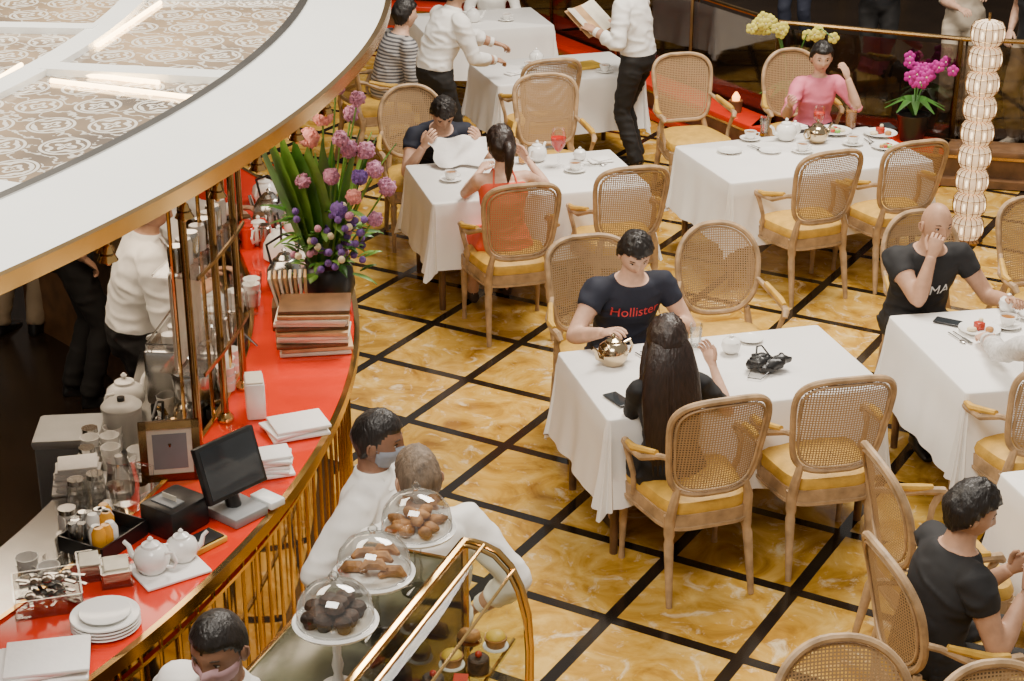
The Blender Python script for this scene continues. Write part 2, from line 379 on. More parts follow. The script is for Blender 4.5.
chair(T1,-.36,-.60,3); chair(T1,.29,-.54,-3); chair(T1,-.31,.9,0,None,True); chair(T1,.42,.92,-6,CHO,True)
chair(T2,-.31,-.76,0); chair(T2,.44,-.60,0); chair(T2,.50,1.08,-5,None,True); chair(T2,-.5,1.02,0,CHO,True)
chair(T3,-.29,-.58,3); chair(T3,.36,-.56,0)
link('dining_chair',CH,(1.38,12.72,0),rad(195)); link('dining_chair',CHO,(2.22,12.85,0),rad(190))
chair(T4,-.33,-.55,0); link('dining_chair',CH,(-1.12,13.65,0),rad(-60))
chair(T5,-.28,.92,5,CHO,True); chair(T5,.46,1.05,0,None,True); chair(T5,-.45,-.56,0)
link('dining_chair',CHO,(1.67,5.56,0),rad(13-90)); link('dining_chair',CHO,(1.80,6.30,0),rad(10-90))
link('dining_chair',CHO,(1.12,4.53,0),rad(185)); link('dining_chair',CHO,(1.61,4.38,0),rad(190))
# ------------------------------------------------------------------ people
def dens(pts,rs,step=.02):
    P=[];R=[]
    for i in range(len(pts)-1):
        a=V(pts[i]); c=V(pts[i+1]); n=max(1,int((c-a).length/step))
        ra=rs[i] if isinstance(rs[i],tuple) else (rs[i],)*2; rb=rs[i+1] if isinstance(rs[i+1],tuple) else (rs[i+1],)*2
        for k in range(n):
            t=k/n; P.append(a+(c-a)*t); R.append((ra[0]+(rb[0]-ra[0])*t,ra[1]+(rb[1]-ra[1])*t))
    P.append(V(pts[-1])); R.append(rs[-1] if isinstance(rs[-1],tuple) else (rs[-1],)*2)
    return P,R
def ik(S,T,a,b,pole):
    d=T-S; L=d.length; mx=(a+b)*.985
    if L>mx: d=d*(mx/L); L=mx; T=S+d
    if L<.12: L=.12
    u=d.normalized(); x=(a*a-b*b+L*L)/(2*L); h=math.sqrt(max(0,a*a-x*x))
    pl=pole-u*pole.dot(u); pl.normalize()
    return S+u*x+pl*h,T
def hand(b,w,d,nrm,side,skin,curl=.45,sc=1.0):
    d=d.normalized(); nrm=(nrm-d*nrm.dot(d)).normalized(); X=d.cross(nrm)
    def P(x,y,z): return w+(X*x+d*y+nrm*z)*sc
    b.tube([P(0,-.02,0),P(0,.012,0),P(0,.045,0),P(0,.08,0),P(0,.093,0)],[(.024*sc,.019*sc),(.029*sc,.018*sc),(.038*sc,.016*sc),(.040*sc,.013*sc),(.034*sc,.008*sc)],skin,10,side=X)
    for i,(ox,L) in enumerate(((-.029,.072),(-.0095,.08),(.0105,.074),(.029,.058))):
        x=ox*side; p=P(x,.084,0); sp=ox*side*1.8; an=0; pts=[p]; rr=[.0095*sc]
        for k,fr in enumerate((.45,.3,.25)):
            an+=curl*(.55+.45*k+.1*i)
            p=p+(X*sp*.3*math.cos(an)+d*math.cos(an)-nrm*math.sin(an))*(L*fr*sc); pts.append(p); rr.append((.0088,.0082,.0062)[k]*sc)
        b.tube(pts,rr,skin,6)
    s_=-side
    b.tube([P(.026*s_,.02,-.003),P(.046*s_,.045,-.010),P(.056*s_,.072,-.018),P(.055*s_,.095,-.028)],[.014*sc,.012*sc,.0105*sc,.007*sc],skin,7)
EYEW=mat('eye_white',(.62,.58,.54),.3,var=.02); EYED=mat('eye_iris',(.02,.012,.008),.2); LIP=mat('lips',(.42,.15,.12),.4,var=.1); BROW=mat('eyebrow',(.05,.03,.02),.8)
def headshape(d):
    x,y,z=d; w=.077
    if z<0: w*=1-.24*(-z)**1.6
    X=x*w; Z=z*.118; Y=y*(.090 if y>0 else .100)
    if z<0 and y<0: Y*=1-.45*(-z)
    if z<-.2 and y>0: Y*=1-.10*(-z-.2)
    if z>.5: X*=1+.05*(z-.5)
    if y>0:
        g=lambda v,c,s_: math.exp(-((v-c)/s_)**2)
        Y+=.022*g(X,0,.0125)*g(Z,-.022,.018)+.009*g(X,0,.010)*g(Z,.005,.022)+.004*g(abs(X),.012,.006)*g(Z,-.03,.008)
        Y+=.004*g(Z,.030,.012)*g(X,0,.055)
        Y-=.009*(g(X,.032,.014)+g(X,-.032,.014))*g(Z,.008,.013)
        Y+=.006*g(X,0,.022)*g(Z,-.060,.011)-.004*g(X,0,.03)*g(Z,-.077,.008)+.008*g(X,0,.024)*g(Z,-.100,.016)
        Y+=.004*(g(X,.042,.016)+g(X,-.042,.016))*g(Z,-.022,.02)
    return V((X,Y,Z))
NU,NV=48,36
HD=[]
for i in range(NV+1):
    ph=math.pi*i/NV
    for k in range(NU):
        a=2*math.pi*k/NU; HD.append(V((math.sin(ph)*math.cos(a),math.sin(ph)*math.sin(a),math.cos(ph))))
HV=[headshape(d) for d in HD]
HF=[(i*NU+k,i*NU+(k+1)%NU,(i+1)*NU+(k+1)%NU,(i+1)*NU+k) for i in range(NV) for k in range(NU)]
def head(b,M,skin,hair,style,female,mask,long_to=.44):
    old=b.M; b.M=old@M
    dirs,vs,fs=HD,HV,HF
    lf=[];sf=[]
    for f in fs:
        c=sum((vs[i] for i in f),V())/4
        (lf if (c.y>.04 and abs(c.x)<.023 and abs(c.z+.060)<.0085*(1-abs(c.x)/.035)) else sf).append(f)
    b.add(vs,sf,skin); b.add(vs,lf,LIP if not mask else skin)
    for sx in(-1,1):
        b.sph((sx*.031,.0665,.007),(.0125,.0105,.0075),EYEW,10,7); b.sph((sx*.031,.0745,.007),(.0058,.0035,.0058),EYED,8,6)
        b.tube([(sx*.015,.0845,.030),(sx*.030,.0820,.034),(sx*.047,.070,.030)],[.0028,.0032,.0018],BROW,6)
        b.tube([(sx*.017,.0745,.011),(sx*.031,.0785,.0155),(sx*.045,.068,.011)],[.0022,.0032,.002],EYED if female else BROW,6)
        b.sph((sx*.079,-.008,-.008),(.010,.019,.031),skin,8,8,R=Matrix.Rotation(rad(-12*sx),3,'Z'))
        b.tube([(sx*.083,-.015,.014),(sx*.090,-.022,.005),(sx*.090,-.02,-.018),(sx*.082,-.008,-.034)],[.004,.005,.005,.004],skin,6)
    def shell(test,off,mt,nzz=0):
        vv=[]
        for d,p in zip(dirs,vs):
            q=p+d*(off*(1+.35*max(0,d.z)))
            if nzz: q=q+d*(nzz*noise.noise(V((d.x*7+d.y*3,d.y*7,d.z*2.5)))+nzz*.5*noise.noise(V((d.x*22,d.y*16,d.z*5))))
            vv.append(q)
        keep=[f for f in fs if test(sum((dirs[i] for i in f),V())/4)]
        used={i for f in keep for i in f}
        cnt={}
        for f in keep:
            for i in f: cnt[i]=cnt.get(i,0)+1
        for i in used:
            if cnt[i]<4 and 0<abs(dirs[i].z)<.98: vv[i]=vs[i]*1.005
        b.add(vv,keep,mt)
    def hl(d,front,side=-.10,back=-.70):
        wig=.05*noise.noise(V((d.x*9,d.y*9,3)))
        z=d.z+wig
        if d.y>.05:
            t=min(1,(d.y-.05)/.45); return z>side+(front-side)*t**.55
        return z>side+(back-side)*min(1,(.05-d.y)/.6)
    if hair:
        if style in('short','pony','bun'): shell(lambda d:hl(d,.45 if not female else .50),.019,hair,.010)
        if style=='crop': shell(lambda d:hl(d,.48),.009,hair,.003)
        if style=='long': shell(lambda d:hl(d,.52,-.5,-.98),.026,hair,.008)
        if style=='thin': shell(lambda d:hl(d,.62),.008,hair,.004)
        if style=='long':
            L=long_to/.44
            b.tube([(0,-.03,.07),(0,-.07,-.01),(0,-.095,-.10*L),(0,-.115,-.20*L),(0,-.12,-.32*L),(0,-.115,-.42*L),(0,-.11,-.48*L)],[(.07,.045),(.112,.060),(.140,.058),(.150,.048),(.142,.038),(.12,.026),(.085,.012)],hair,22)
            for sx in(-1,1): b.tube([(sx*.06,.01,.06),(sx*.094,.01,-.02),(sx*.108,-.01,-.12),(sx*.115,-.05,-.22),(sx*.11,-.08,-.38)],[.02,.028,.034,.036,.014],hair,10)
            for k in range(9):
                x=-.11+.0275*k; b.tube([(x*.5,-.115,.0),(x*.9,-.148+abs(x)*.2,-.10*L),(x,-.160+abs(x)*.25,-.22*L),(x*.95,-.157+abs(x)*.25,-.34*L),(x*.85,-.135,-.50*L)],[.006,.012,.013,.012,.003],hair,6)
        if style=='pony':
            b.tube([(0,-.09,.03),(0,-.135,.035),(0,-.16,0),(0,-.155,-.07),(0,-.14,-.14),(0,-.13,-.21)],[.025,.032,.036,.032,.024,.006],hair,10)
        if style=='bun': b.sph((0,-.095,.05),.042,hair,12,8)
    if mask:
        shell(lambda d:d.y>.15 and d.z<-.02-.15*(1-d.y) and d.z>-.93,.008,mask)
        for sx in(-1,1): b.tube([(sx*.066,.035,-.02),(sx*.080,.0,-.005),(sx*.086,-.015,.012)],.0015,mask,5)
    b.M=old
def textverts(txt,size):
    cu=bpy.data.curves.new('t','FONT'); cu.body=txt; cu.size=size; cu.align_x='CENTER'; cu.resolution_u=3
    o=bpy.data.objects.new('t',cu); C.collection.objects.link(o); me=bpy.data.meshes.new_from_object(o.evaluated_get(C.evaluated_depsgraph_get()))
    bm=bmesh.new(); bm.from_mesh(me); bmesh.ops.triangulate(bm,faces=bm.faces[:]); bmesh.ops.subdivide_edges(bm,edges=[e for e in bm.edges if e.calc_length()>.02],cuts=1)
    vs=[v.co.copy() for v in bm.verts]; bm.verts.index_update(); fs=[tuple(v.index for v in f.verts) for f in bm.faces]; bm.free()
    bpy.data.objects.remove(o); bpy.data.meshes.remove(me); return vs,fs
def person(name,loc,yaw,pose='sit',lean=5,side=0,hyaw=0,hpitch=0,LH=None,RH=None,female=False,shirt=None,pants=None,skin=None,hair=None,style='short',sleeve=.5,leg=2,shoe=None,mask=None,sc=1,spread=.13,feet=None,vox=.010,twist=0,curl=.45,hem=-.02,strap=False,knee=0,text=None,collar=False,pole=.4,long_to=.44,bulk=1):
    Wm=Matrix.Translation(V(loc))@Matrix.Rotation(rad(yaw),4,'Z')@Matrix.Scale(sc,4)
    Wi=Wm.inverted(); shoe=shoe or BLACK
    src=MB(); lab=[]
    def T(pts,rs,fn,n=14,sidev=(1,0,0)):
        P,R=dens(pts,rs,.012); src.tube(P,R,BLACK,n,side=sidev)
        N=len(P)
        for i in range(N): lab.extend([fn(i/(N-1))]*n)
    pz=.575 if pose=='sit' else .93
    lr=rad(lean); sr=rad(side)
    p=V((0,0,pz)); s=0; SP=[(0.0,p.copy(),0)]; st=.02
    while s<.66:
        a=lr*min(1,.25+s/.28) if pose=='sit' else lr*min(1,max(.15,s/.12))
        a2=sr*min(1,.2+s/.3)
        if s>.46: a*=.75; a2*=.5
        dv=V((math.sin(a2),math.sin(a),math.cos(a)*math.cos(a2))); p=p+dv.normalized()*st; s+=st; SP.append((s,p.copy(),a))
    def at(s):
        if s<=0: return V((0,0,pz+s)),lr*.2
        i=min(len(SP)-1,int(round(s/.02))); return SP[i][1],SP[i][2]
    if female: sec=[(-.10,.12,.10),(-.04,.172,.125),(.04,.165,.115),(.13,.128,.095),(.20,.128,.098),(.28,.148,.125),(.34,.15,.112),(.40,.158,.09),(.435,.13,.075),(.465,.075,.058),(.50,.047,.049),(.60,.044,.047)]
    else: sec=[(-.10,.12,.10),(-.04,.165,.125),(.04,.167,.124),(.13,.160,.120),(.22,.163,.122),(.30,.176,.126),(.37,.186,.117),(.42,.176,.10),(.455,.125,.082),(.485,.076,.068),(.52,.060,.060),(.60,.056,.058)]
    pts=[];rs=[]
    for s,w_,d_ in sec:
        c,a=at(s); pts.append(c); rs.append((w_*bulk,d_*bulk))
    P,R=dens(pts,rs,.010)
    src.tube(P,R,BLACK,26,side=(1,0,0))
    acc=0; neck=(.478 if not collar else .51) if not strap else .405
    for i in range(len(P)):
        if i: acc+=(P[i]-P[i-1]).length
        s=acc-.10
        l='shirt' if s>hem else 'pants'
        if s>neck: l='skin'
        lab.extend([l]*26)
    c,a=at(.415); hw=.155 if female else .185
    tw=rad(twist); X=V((math.cos(tw),math.sin(tw),0))
    wr={}
    for sd,tgt in((-1,LH),(1,RH)):
        S=c+X*(sd*hw)+V((0,0,-.005))
        if tgt is None:
            tl=V((sd*.14,.36,.62)) if pose=='sit' else V((sd*.25,.06,.90))
        else: tl=Wi@V(tgt)
        e0=(tl-S); tl2=tl-e0.normalized()*.06
        E,Wr=ik(S,tl2,.285,.25,V((sd*pole,-.30,-.80)))
        ar=.050 if not female else .039
        cl=.006 if sleeve>1 else .0
        def fn(t,sl=sleeve): return 'shirt' if (t*2<sl) else 'skin'
        T([c+X*(sd*hw*.55),S+V((0,0,.002)),S+(E-S)*.3,S+(E-S)*.65,E,E+(Wr-E)*.3,E+(Wr-E)*.7,Wr],[ar*1.15,ar*1.28,ar*1.15+cl,ar*.98+cl,ar*.88+cl,ar*.92+cl,ar*.70+cl,ar*.56+cl],fn,14)
        wr[sd]=(E,Wr)
    for sd in(-1,1):
        Hp=V((sd*.09,0,pz-.01))
        if pose=='sit':
            if feet: A=Wi@V(feet[0 if sd<0 else 1])
            else: A=V((sd*spread*.95,.43+(.05 if sd>0 else -.03)+knee,.09))
            K,A=ik(Hp,A,.43,.42,V((sd*.12,.6,.8)))
            if K.z<.52: K.z=.52
        else:
            A=(Wi@V(feet[0 if sd<0 else 1])) if feet else V((sd*.10,-.02+.06*sd*.7,.085))
            K,A=ik(Hp,A,.44,.43,V((0,1,0)))
        tr=.083 if not female else .080
        def fn(t): return 'pants' if t*2<leg else 'skin'
        def fs_(t): return 'shoe'
        if pose=='sit': T([V((sd*.085,-.04,pz-.015)),Hp+(K-Hp)*.35,Hp+(K-Hp)*.8,K,K+(A-K)*.25,K+(A-K)*.75,A],[tr*1.2,tr*1.02,tr*.78,tr*.72,tr*.68,tr*.5,.043],fn,14)
        else: T([V((sd*.08,0,pz+.0)),Hp+(K-Hp)*.3,Hp+(K-Hp)*.8,K,K+(A-K)*.25,K+(A-K)*.75,A],[tr*1.15,tr*1.05,tr*.80,tr*.72,tr*.72,tr*.62,.052],fn,14)
        T([A+V((0,-.05,-.035)),A+V((0,.03,-.042)),A+V((0,.12,-.052)),A+V((0,.19,-.06))],[(.036,.040),(.040,.042),(.046,.030),(.036,.020)],fs_,10)
    me=src.mesh('tmp'); o=bpy.data.objects.new('tmp',me); C.collection.objects.link(o)
    md=o.modifiers.new('r','REMESH'); md.mode='VOXEL'; md.voxel_size=vox
    ms=o.modifiers.new('s','SMOOTH'); ms.factor=.5; ms.iterations=5
    dg=C.evaluated_depsgraph_get(); me2=bpy.data.meshes.new_from_object(o.evaluated_get(dg)); bpy.data.objects.remove(o)
    kd=KDTree(len(src.v))
    for i,p in enumerate(src.v): kd.insert(p,i)
    kd.balance()
    mats_={'shirt':shirt,'pants':pants,'skin':skin,'shoe':shoe}
    nV=len(me2.vertices); co_=np.empty(nV*3); me2.vertices.foreach_get('co',co_); co_=co_.reshape(-1,3)
    fl=[]
    for pl in me2.polygons:
        fl.append(lab[kd.find(pl.center)[1]])
    ed=np.empty(len(me2.edges)*2,dtype=np.int32); me2.edges.foreach_get('vertices',ed); ed=ed.reshape(-1,2)
    vset=[set() for _ in range(nV)]
    for pl,l in zip(me2.polygons,fl):
        for i in pl.vertices: vset[i].add(l)
    bnd=np.array([len(x)>1 for x in vset])
    be=ed[bnd[ed[:,0]]&bnd[ed[:,1]]]
    for it in range(8):
        acc_=np.zeros_like(co_); ct=np.zeros(nV)
        np.add.at(acc_,be[:,0],co_[be[:,1]]); np.add.at(acc_,be[:,1],co_[be[:,0]]); np.add.at(ct,be[:,0],1); np.add.at(ct,be[:,1],1)
        mk=ct>1; co_[mk]=co_[mk]*.4+acc_[mk]/ct[mk][:,None]*.6
    disp=np.zeros(nV)
    for i in range(nV):
        if 'skin' in vset[i] and len(vset[i])==1 or 'shoe' in vset[i]: continue
        q=co_[i]; base=.006
        if not bnd[i] or 'skin' not in vset[i]:
            # sharp-ridged drapery folds
            n1=noise.noise(V((q[0]*6+3+q[2]*6,q[1]*6,q[2]*12)))
            w=(1-min(1,abs(n1)*3.2))**2*.013+abs(noise.noise(V((q[0]*9,q[1]*9,q[2]*17+5))))*.010
            w*=.25+.75*min(1,abs(noise.noise(V((q[0]*3,q[1]*3,q[2]*3+9))))*3)
            base+=w
        disp[i]=base
    for it in range(2):
        acc_=np.zeros(nV); ct=np.zeros(nV); np.add.at(acc_,ed[:,0],disp[ed[:,1]]); np.add.at(acc_,ed[:,1],disp[ed[:,0]]); np.add.at(ct,ed[:,0],1); np.add.at(ct,ed[:,1],1)
        nd=disp*.5+acc_/np.maximum(ct,1)*.5; disp=np.where(disp>0,nd,disp)
    nrm=np.empty(nV*3); me2.vertices.foreach_get('normal',nrm); nrm=nrm.reshape(-1,3)
    out=co_+nrm*disp[:,None]
    b=MB(); groups={}
    for pl,l in zip(me2.polygons,fl): groups.setdefault(l,[]).append(tuple(pl.vertices))
    b.v.extend([V(x) for x in out])
    for l,g in groups.items():
        k=b.mi(mats_[l] or skin); b.f.extend(g); b.m.extend([k]*len(g))
    bv=BVHTree.FromPolygons([tuple(x) for x in out],[tuple(pl.vertices) for pl in me2.polygons])
    if text:
        txt,size,tm,tz=text
        tv,tf=textverts(txt,size); cc,a_=at(tz); up=V((0,math.sin(a_),math.cos(a_))); fw=V((0,math.cos(a_),-math.sin(a_))); vv=[]
        for q in tv:
            o_=cc+V((-q.x,0,0))+up*q.y+fw*.30
            h=bv.ray_cast(o_,-fw)
            vv.append((h[0]+fw*.004) if h[0] is not None else o_-fw*.15)
        b.add(vv,tf,tm)
    if strap:
        for sx in(-1,1):
            pts=[]
            for k in range(11):
                t=k/10; x=sx*(.085-.02*math.sin(t*math.pi)); y=-.12+.24*t; s_=.40+.075*math.sin(t*math.pi); cc,_=at(s_)
                h=bv.find_nearest(cc+V((x,y,.01)))
                pts.append(h[0]+h[1]*.004)
            b.tube(pts,.006,shirt,6)
    bpy.data.meshes.remove(me2)
    for sd in(-1,1):
        E,Wr=wr[sd]; d=(Wr-E)
        hn=V((sd*.35,-.1,1)) if d.z<.12 else V((sd*.4,.6,.2))
        hand(b,Wr,d,hn,sd,skin,curl,.93 if female else 1.0)
        if sleeve>1.5:
            u=d.normalized(); b.tube([Wr-u*.045,Wr-u*.012],[.040,.038],shirt,12)
    if collar:
        cc,a_=at(.478); up=V((0,math.sin(a_),math.cos(a_)))
        b.tube([cc-up*.012,cc+up*.024],[(.082,.077),(.069,.069)],shirt,20,cap=False)
        for sx in(-1,1): b.add([cc+V((sx*.008,.070,.018)),cc+V((sx*.052,.052,.020)),cc+V((sx*.060,.088,-.030)),cc+V((sx*.022,.098,-.035))],[(0,1,2,3)],shirt)
        for k in range(5):
            ck,ak=at(.42-.07*k); fw=V((0,math.cos(ak),-math.sin(ak))); h=bv.ray_cast(ck+fw*.3,-fw)
            if h[0] is not None: b.sph(h[0]+fw*.003,.006,PORC,6,4)
    hc,a=at(.59)
    fw=V((math.sin(rad(-hyaw)),math.cos(rad(-hyaw)),0))
    HM=Matrix.Translation(hc+fw*.020+V((0,0,.050)))@Matrix.Rotation(rad(hyaw),4,'Z')@Matrix.Rotation(-rad(hpitch)-a*.25,4,'X')
    head(b,HM,skin,hair,style,female,mask,long_to)
    ob=b.build(name,loc,rad(yaw),60); ob.scale=(sc,sc,sc); return ob
SK1=mat('skin_light',(.64,.39,.27),.55,nscale=24,var=.14,bump=.08,bscale=120); SK2=mat('skin_tan',(.48,.27,.17),.55,nscale=24,var=.14,bump=.08,bscale=120); SK3=mat('skin_brown',(.23,.115,.068),.5,nscale=24,var=.14,bump=.08,bscale=120)
ST=(1,1,.15)
HB=mat('hair_black',(.012,.009,.008),.42,nscale=60,var=.4,bump=.5,bscale=110,stretch=ST); HBR=mat('hair_dark_brown',(.022,.011,.008),.42,nscale=60,var=.5,bump=.4,bscale=90,stretch=ST); HG=mat('hair_grey_brown',(.17,.12,.08),.6,nscale=60,var=.5,bump=.5,bscale=110,stretch=ST)
SHW=mat('shirt_white',(.84,.82,.78),.8,nscale=5,var=.06); SHN=mat('shirt_navy',(.010,.013,.028),.8); SHB=mat('shirt_black',(.012,.012,.014),.8); SHP=mat('top_pink',(.80,.20,.30),.7); SHR=mat('dress_red',(.80,.10,.04),.7)
TRB=mat('trousers_black',(.012,.011,.011),.8); TRK=mat('trousers_khaki',(.35,.27,.18),.8); JEAN=mat('trousers_navy',(.03,.035,.06),.8); BEI=mat('cream_clothes',(.55,.47,.36),.8); SHS=stripes('shirt_striped',(.1,.1,.11),(.45,.43,.42),12)
DENIM=mat('lace_white',(.62,.60,.58),.8,nscale=60,var=.25); REDT=mat('red_print',(.65,.04,.04),.7); WHT=mat('white_print',(.8,.8,.8),.7)
MASKG=mat('mask_grey',(.25,.27,.32),.8); MASKP=mat('mask_pink',(.50,.30,.32),.8); SANDAL=mat('sandals',(.05,.03,.02),.6)
person('seated_man',T1.w(-.24,.80),197,lean=20,hyaw=-6,hpitch=28,LH=(.84,8.12,.80),RH=(.46,7.90,.84),shirt=SHN,pants=JEAN,skin=SK1,hair=HB,sleeve=.62,text=('Hollister',.078,REDT,.31),sc=.98,pole=.7)
person('seated_woman',T1.w(-.44,-.52),17,lean=9,hyaw=-10,hpitch=6,LH=(.62,7.50,.80),RH=(.97,7.50,.90),female=True,shirt=SHB,pants=SHB,skin=SK1,hair=HBR,style='long',sleeve=.9,leg=1.1,shoe=SANDAL,sc=.93,long_to=.56)
person('seated_man',T2.w(-.42,.93),195,lean=46,hpitch=38,LH=(-.20,11.22,.86),RH=(-.58,11.12,.86),shirt=SHN,pants=JEAN,skin=SK1,hair=HB,sleeve=.62,hyaw=-5,sc=.97)
person('seated_woman',T2.w(-.33,-.68),13,lean=6,hyaw=8,LH=(-.20,10.62,.88),RH=(.10,10.66,.95),female=True,shirt=SHR,pants=SHR,skin=SK1,hair=HBR,style='pony',sleeve=0,leg=1.0,shoe=SANDAL,strap=True,sc=.96,pole=.8)
person('seated_woman',(2.30,12.76,0),188,lean=12,hyaw=-6,hpitch=8,LH=(2.52,12.52,1.0),RH=(2.03,12.30,.82),female=True,shirt=SHP,pants=SHB,skin=SK1,hair=HB,style='bun',sleeve=1.2,sc=.93,pole=.15)
person('seated_man',T5.w(-.45,.86),190,lean=20,hpitch=4,hyaw=6,RH=(2.25,8.48,1.08),LH=(2.68,8.44,.80),shirt=SHB,pants=TRB,skin=SK2,hair=None,sleeve=.62,curl=1.0,sc=1.0,text=('PUMA',.085,WHT,.26))
person('seated_man',(1.57,5.56,0),-76,lean=14,hpitch=16,hyaw=-14,LH=(1.93,5.60,.86),RH=(1.94,5.48,.83),shirt=SHB,pants=TRB,skin=SK2,hair=HB,sleeve=.62,curl=.9,leg=2,sc=.95)
person('seated_woman',T5.w(-.33,-.60),12,lean=12,LH=(2.38,8.02,.80),RH=(2.95,7.95,.80),female=True,shirt=DENIM,pants=DENIM,skin=SK1,hair=HB,style='long',sleeve=1.75,leg=1.1)
person('waiter',(-.6,12.98,0),-60,'stand',lean=24,hpitch=20,LH=(-.05,13.42,1.0),RH=(-.10,13.1,.95),shirt=SHW,pants=TRB,skin=SK2,hair=HB,sleeve=1.7,hem=.03,collar=True)
person('waiter',(1.0,13.45,0),62,'stand',lean=12,hpitch=18,LH=(.60,13.35,1.12),RH=(.66,13.75,1.12),shirt=SHW,pants=TRB,skin=SK2,hair=HB,sleeve=1.7,hem=.03,collar=True)
person('waiter',(-.52,5.52,0),-105,'stand',lean=3,hpitch=10,hyaw=8,LH=(-.15,5.55,1.1),shirt=SHW,pants=TRB,skin=SK3,hair=HB,style='crop',sleeve=1.7,mask=MASKG,sc=.94,hem=-.1,collar=True)
person('chef',(-.30,5.17,0),25,'stand',lean=4,hpitch=14,shirt=SHW,pants=TRB,skin=SK2,hair=HG,style='thin',sleeve=1.7,sc=.94,hem=-.1,collar=True)
person('waiter',(-.86,4.26,0),150,'stand',lean=6,side=-9,hpitch=14,hyaw=10,shirt=SHW,pants=TRB,skin=SK3,hair=HB,style='crop',sleeve=1.7,mask=MASKP,sc=.945,hem=-.1,collar=True)
person('bartender',(-1.86,7.80,0),-68,'stand',lean=14,hpitch=15,LH=(-1.46,8.05,1.12),RH=(-1.48,7.80,1.10),shirt=SHW,pants=TRB,skin=SK2,hair=HB,sleeve=1.7,hem=.04,collar=True)
person('bartender',(-2.0,8.85,0),-80,'stand',lean=16,hpitch=15,LH=(-1.46,8.95,1.15),RH=(-1.48,8.7,1.15),shirt=SHW,pants=TRB,skin=SK2,hair=HB,sleeve=1.7,hem=.04,collar=True)
person('standing_man',(-3.08,9.95,0),-20,'stand',shirt=SHB,pants=TRK,skin=SK2,hair=HB,vox=.014)
person('standing_man',(-2.45,8.95,0),-70,'stand',shirt=SHB,pants=TRB,skin=SK2,hair=HB,vox=.014)
person('seated_man',(-1.02,13.75,0),-62,lean=20,shirt=SHS,pants=TRK,skin=SK1,hair=HB,sleeve=1.6,vox=.016)
person('seated_woman',(-.2,16.2,0),190,lean=12,female=True,shirt=SHW,pants=TRB,skin=SK1,hair=HB,style='long',sleeve=1.5,vox=.016)
person('standing_man',(3.35,15.6,0),170,'stand',shirt=SHB,pants=TRB,skin=SK1,hair=HB,vox=.016,LH=(3.5,15.4,1.1),RH=(3.2,15.4,1.0),sleeve=1.2)
person('standing_woman',(3.95,14.9,0),160,'stand',female=True,shirt=BEI,pants=BEI,skin=SK1,hair=HB,style='long',vox=.016,LH=(4.1,14.7,1.1),RH=(3.85,14.65,1.0),sleeve=1.2,hem=-.1)
person('standing_man',(4.33,14.05,0),120,'stand',shirt=SHB,pants=TRK,skin=SK1,hair=HB,vox=.016,shoe=WHITE,sleeve=.7)
person('standing_man',(4.3,16.4,0),200,'stand',shirt=SHB,pants=TRB,skin=SK1,hair=HB,vox=.018)
person('standing_man',(2.9,17.4,0),150,'stand',shirt=SHB,pants=JEAN,skin=SK1,hair=HB,vox=.018)
# ------------------------------------------------------------------ tableware
def teapot_mesh(name,mt,s=1):
    b=MB(); P=[(.03,0),(.045,.004),(.062,.03),(.068,.055),(.06,.085),(.04,.10),(.034,.104)]
    b.lathe([(r*s,z*s) for r,z in P],mt); b.lathe([(.036*s,.103*s),(.033*s,.112*s),(.015*s,.12*s),(.006*s,.124*s),(.011*s,.134*s),(.004*s,.142*s)],mt)
    b.tube([V(q)*s for q in((.055,0,.035),(.085,0,.05),(.095,0,.085),(.115,0,.10))],[.016*s,.012*s,.009*s,.008*s],mt,8)
    b.tube([V(q)*s for q in((-.058,0,.085),(-.09,0,.092),(-.105,0,.06),(-.09,0,.032),(-.06,0,.03))],.006*s,mt,8)
    return b.mesh(name)
TPW=teapot_mesh('teapot_white',PORC,1.0); TPG=teapot_mesh('teapot_gilt',mat('silver_gilt',(.62,.50,.33),.15,1),1.15)
b=MB(); b.lathe([(.02,0),(.055,.004),(.075,.014),(.073,.017),(.05,.008),(.0,.008)],PORC,n=24,cap=False); b.lathe([(.02,.008),(.032,.02),(.042,.05),(.044,.062),(.041,.062),(.038,.05),(.0,.052)],PORC,cap=False); b.lathe([(.0,.053),(.037,.053)],TEA,cap=False)
b.tube([(.042,0,.052),(.062,0,.048),(.058,0,.026),(.036,0,.024)],.004,PORC,6); CUP=b.mesh('teacup')
def platem(name,r,food=None):
    b=MB(); b.lathe([(r*.5,0),(r*.62,.003),(r,.018),(r*.985,.021),(r*.62,.008),(0,.008)],PORC,n=32,cap=False)
    if food=='cake':
        b.box((.0,.01,.03),(.05,.05,.045),CAKER,.4,.006); b.sph((-.05,-.02,.02),(.03,.02,.014),CREAM); b.sph((.05,-.03,.022),(.025,.022,.018),PASTRY); b.sph((.01,.02,.06),.014,CREAM)
    if food=='salad':
        for i in range(14):
            a=i*2.4; b.sph((.065*math.cos(a)*(i/14),.065*math.sin(a)*(i/14),.02),(.022,.015,.014),[PASTRY,CREAM,LEAFL,CAKER][i%4],8,6)
    return b.mesh(name)
PL=platem('plate',.11); PLC=platem('plate_with_cake',.12,'cake'); PLS=platem('plate_with_food',.13,'salad')
def glassm(name,liq,stem):
    b=MB()
    if stem: b.lathe([(.034,0),(.033,.003),(.006,.008),(.004,.07),(.02,.09),(.037,.12),(.040,.15),(.034,.20)],GLASS,cap=False); b.lathe([(.003,.078),(.02,.092),(.036,.12),(.039,.155),(0,.155)],liq,cap=False)
    else: b.lathe([(0,.002),(.028,.002),(.034,.12)],GLASS,cap=False); b.lathe([(0,.008),(.025,.008),(.030,.095),(0,.095)],liq,cap=False)
    return b.mesh(name)
GR=glassm('red_drink_glass',REDDR,True); GO=glassm('juice_glass',OJ,False); GT=glassm('iced_tea_glass',TEA,False); GW=glassm('water_glass',CLEARP,False)
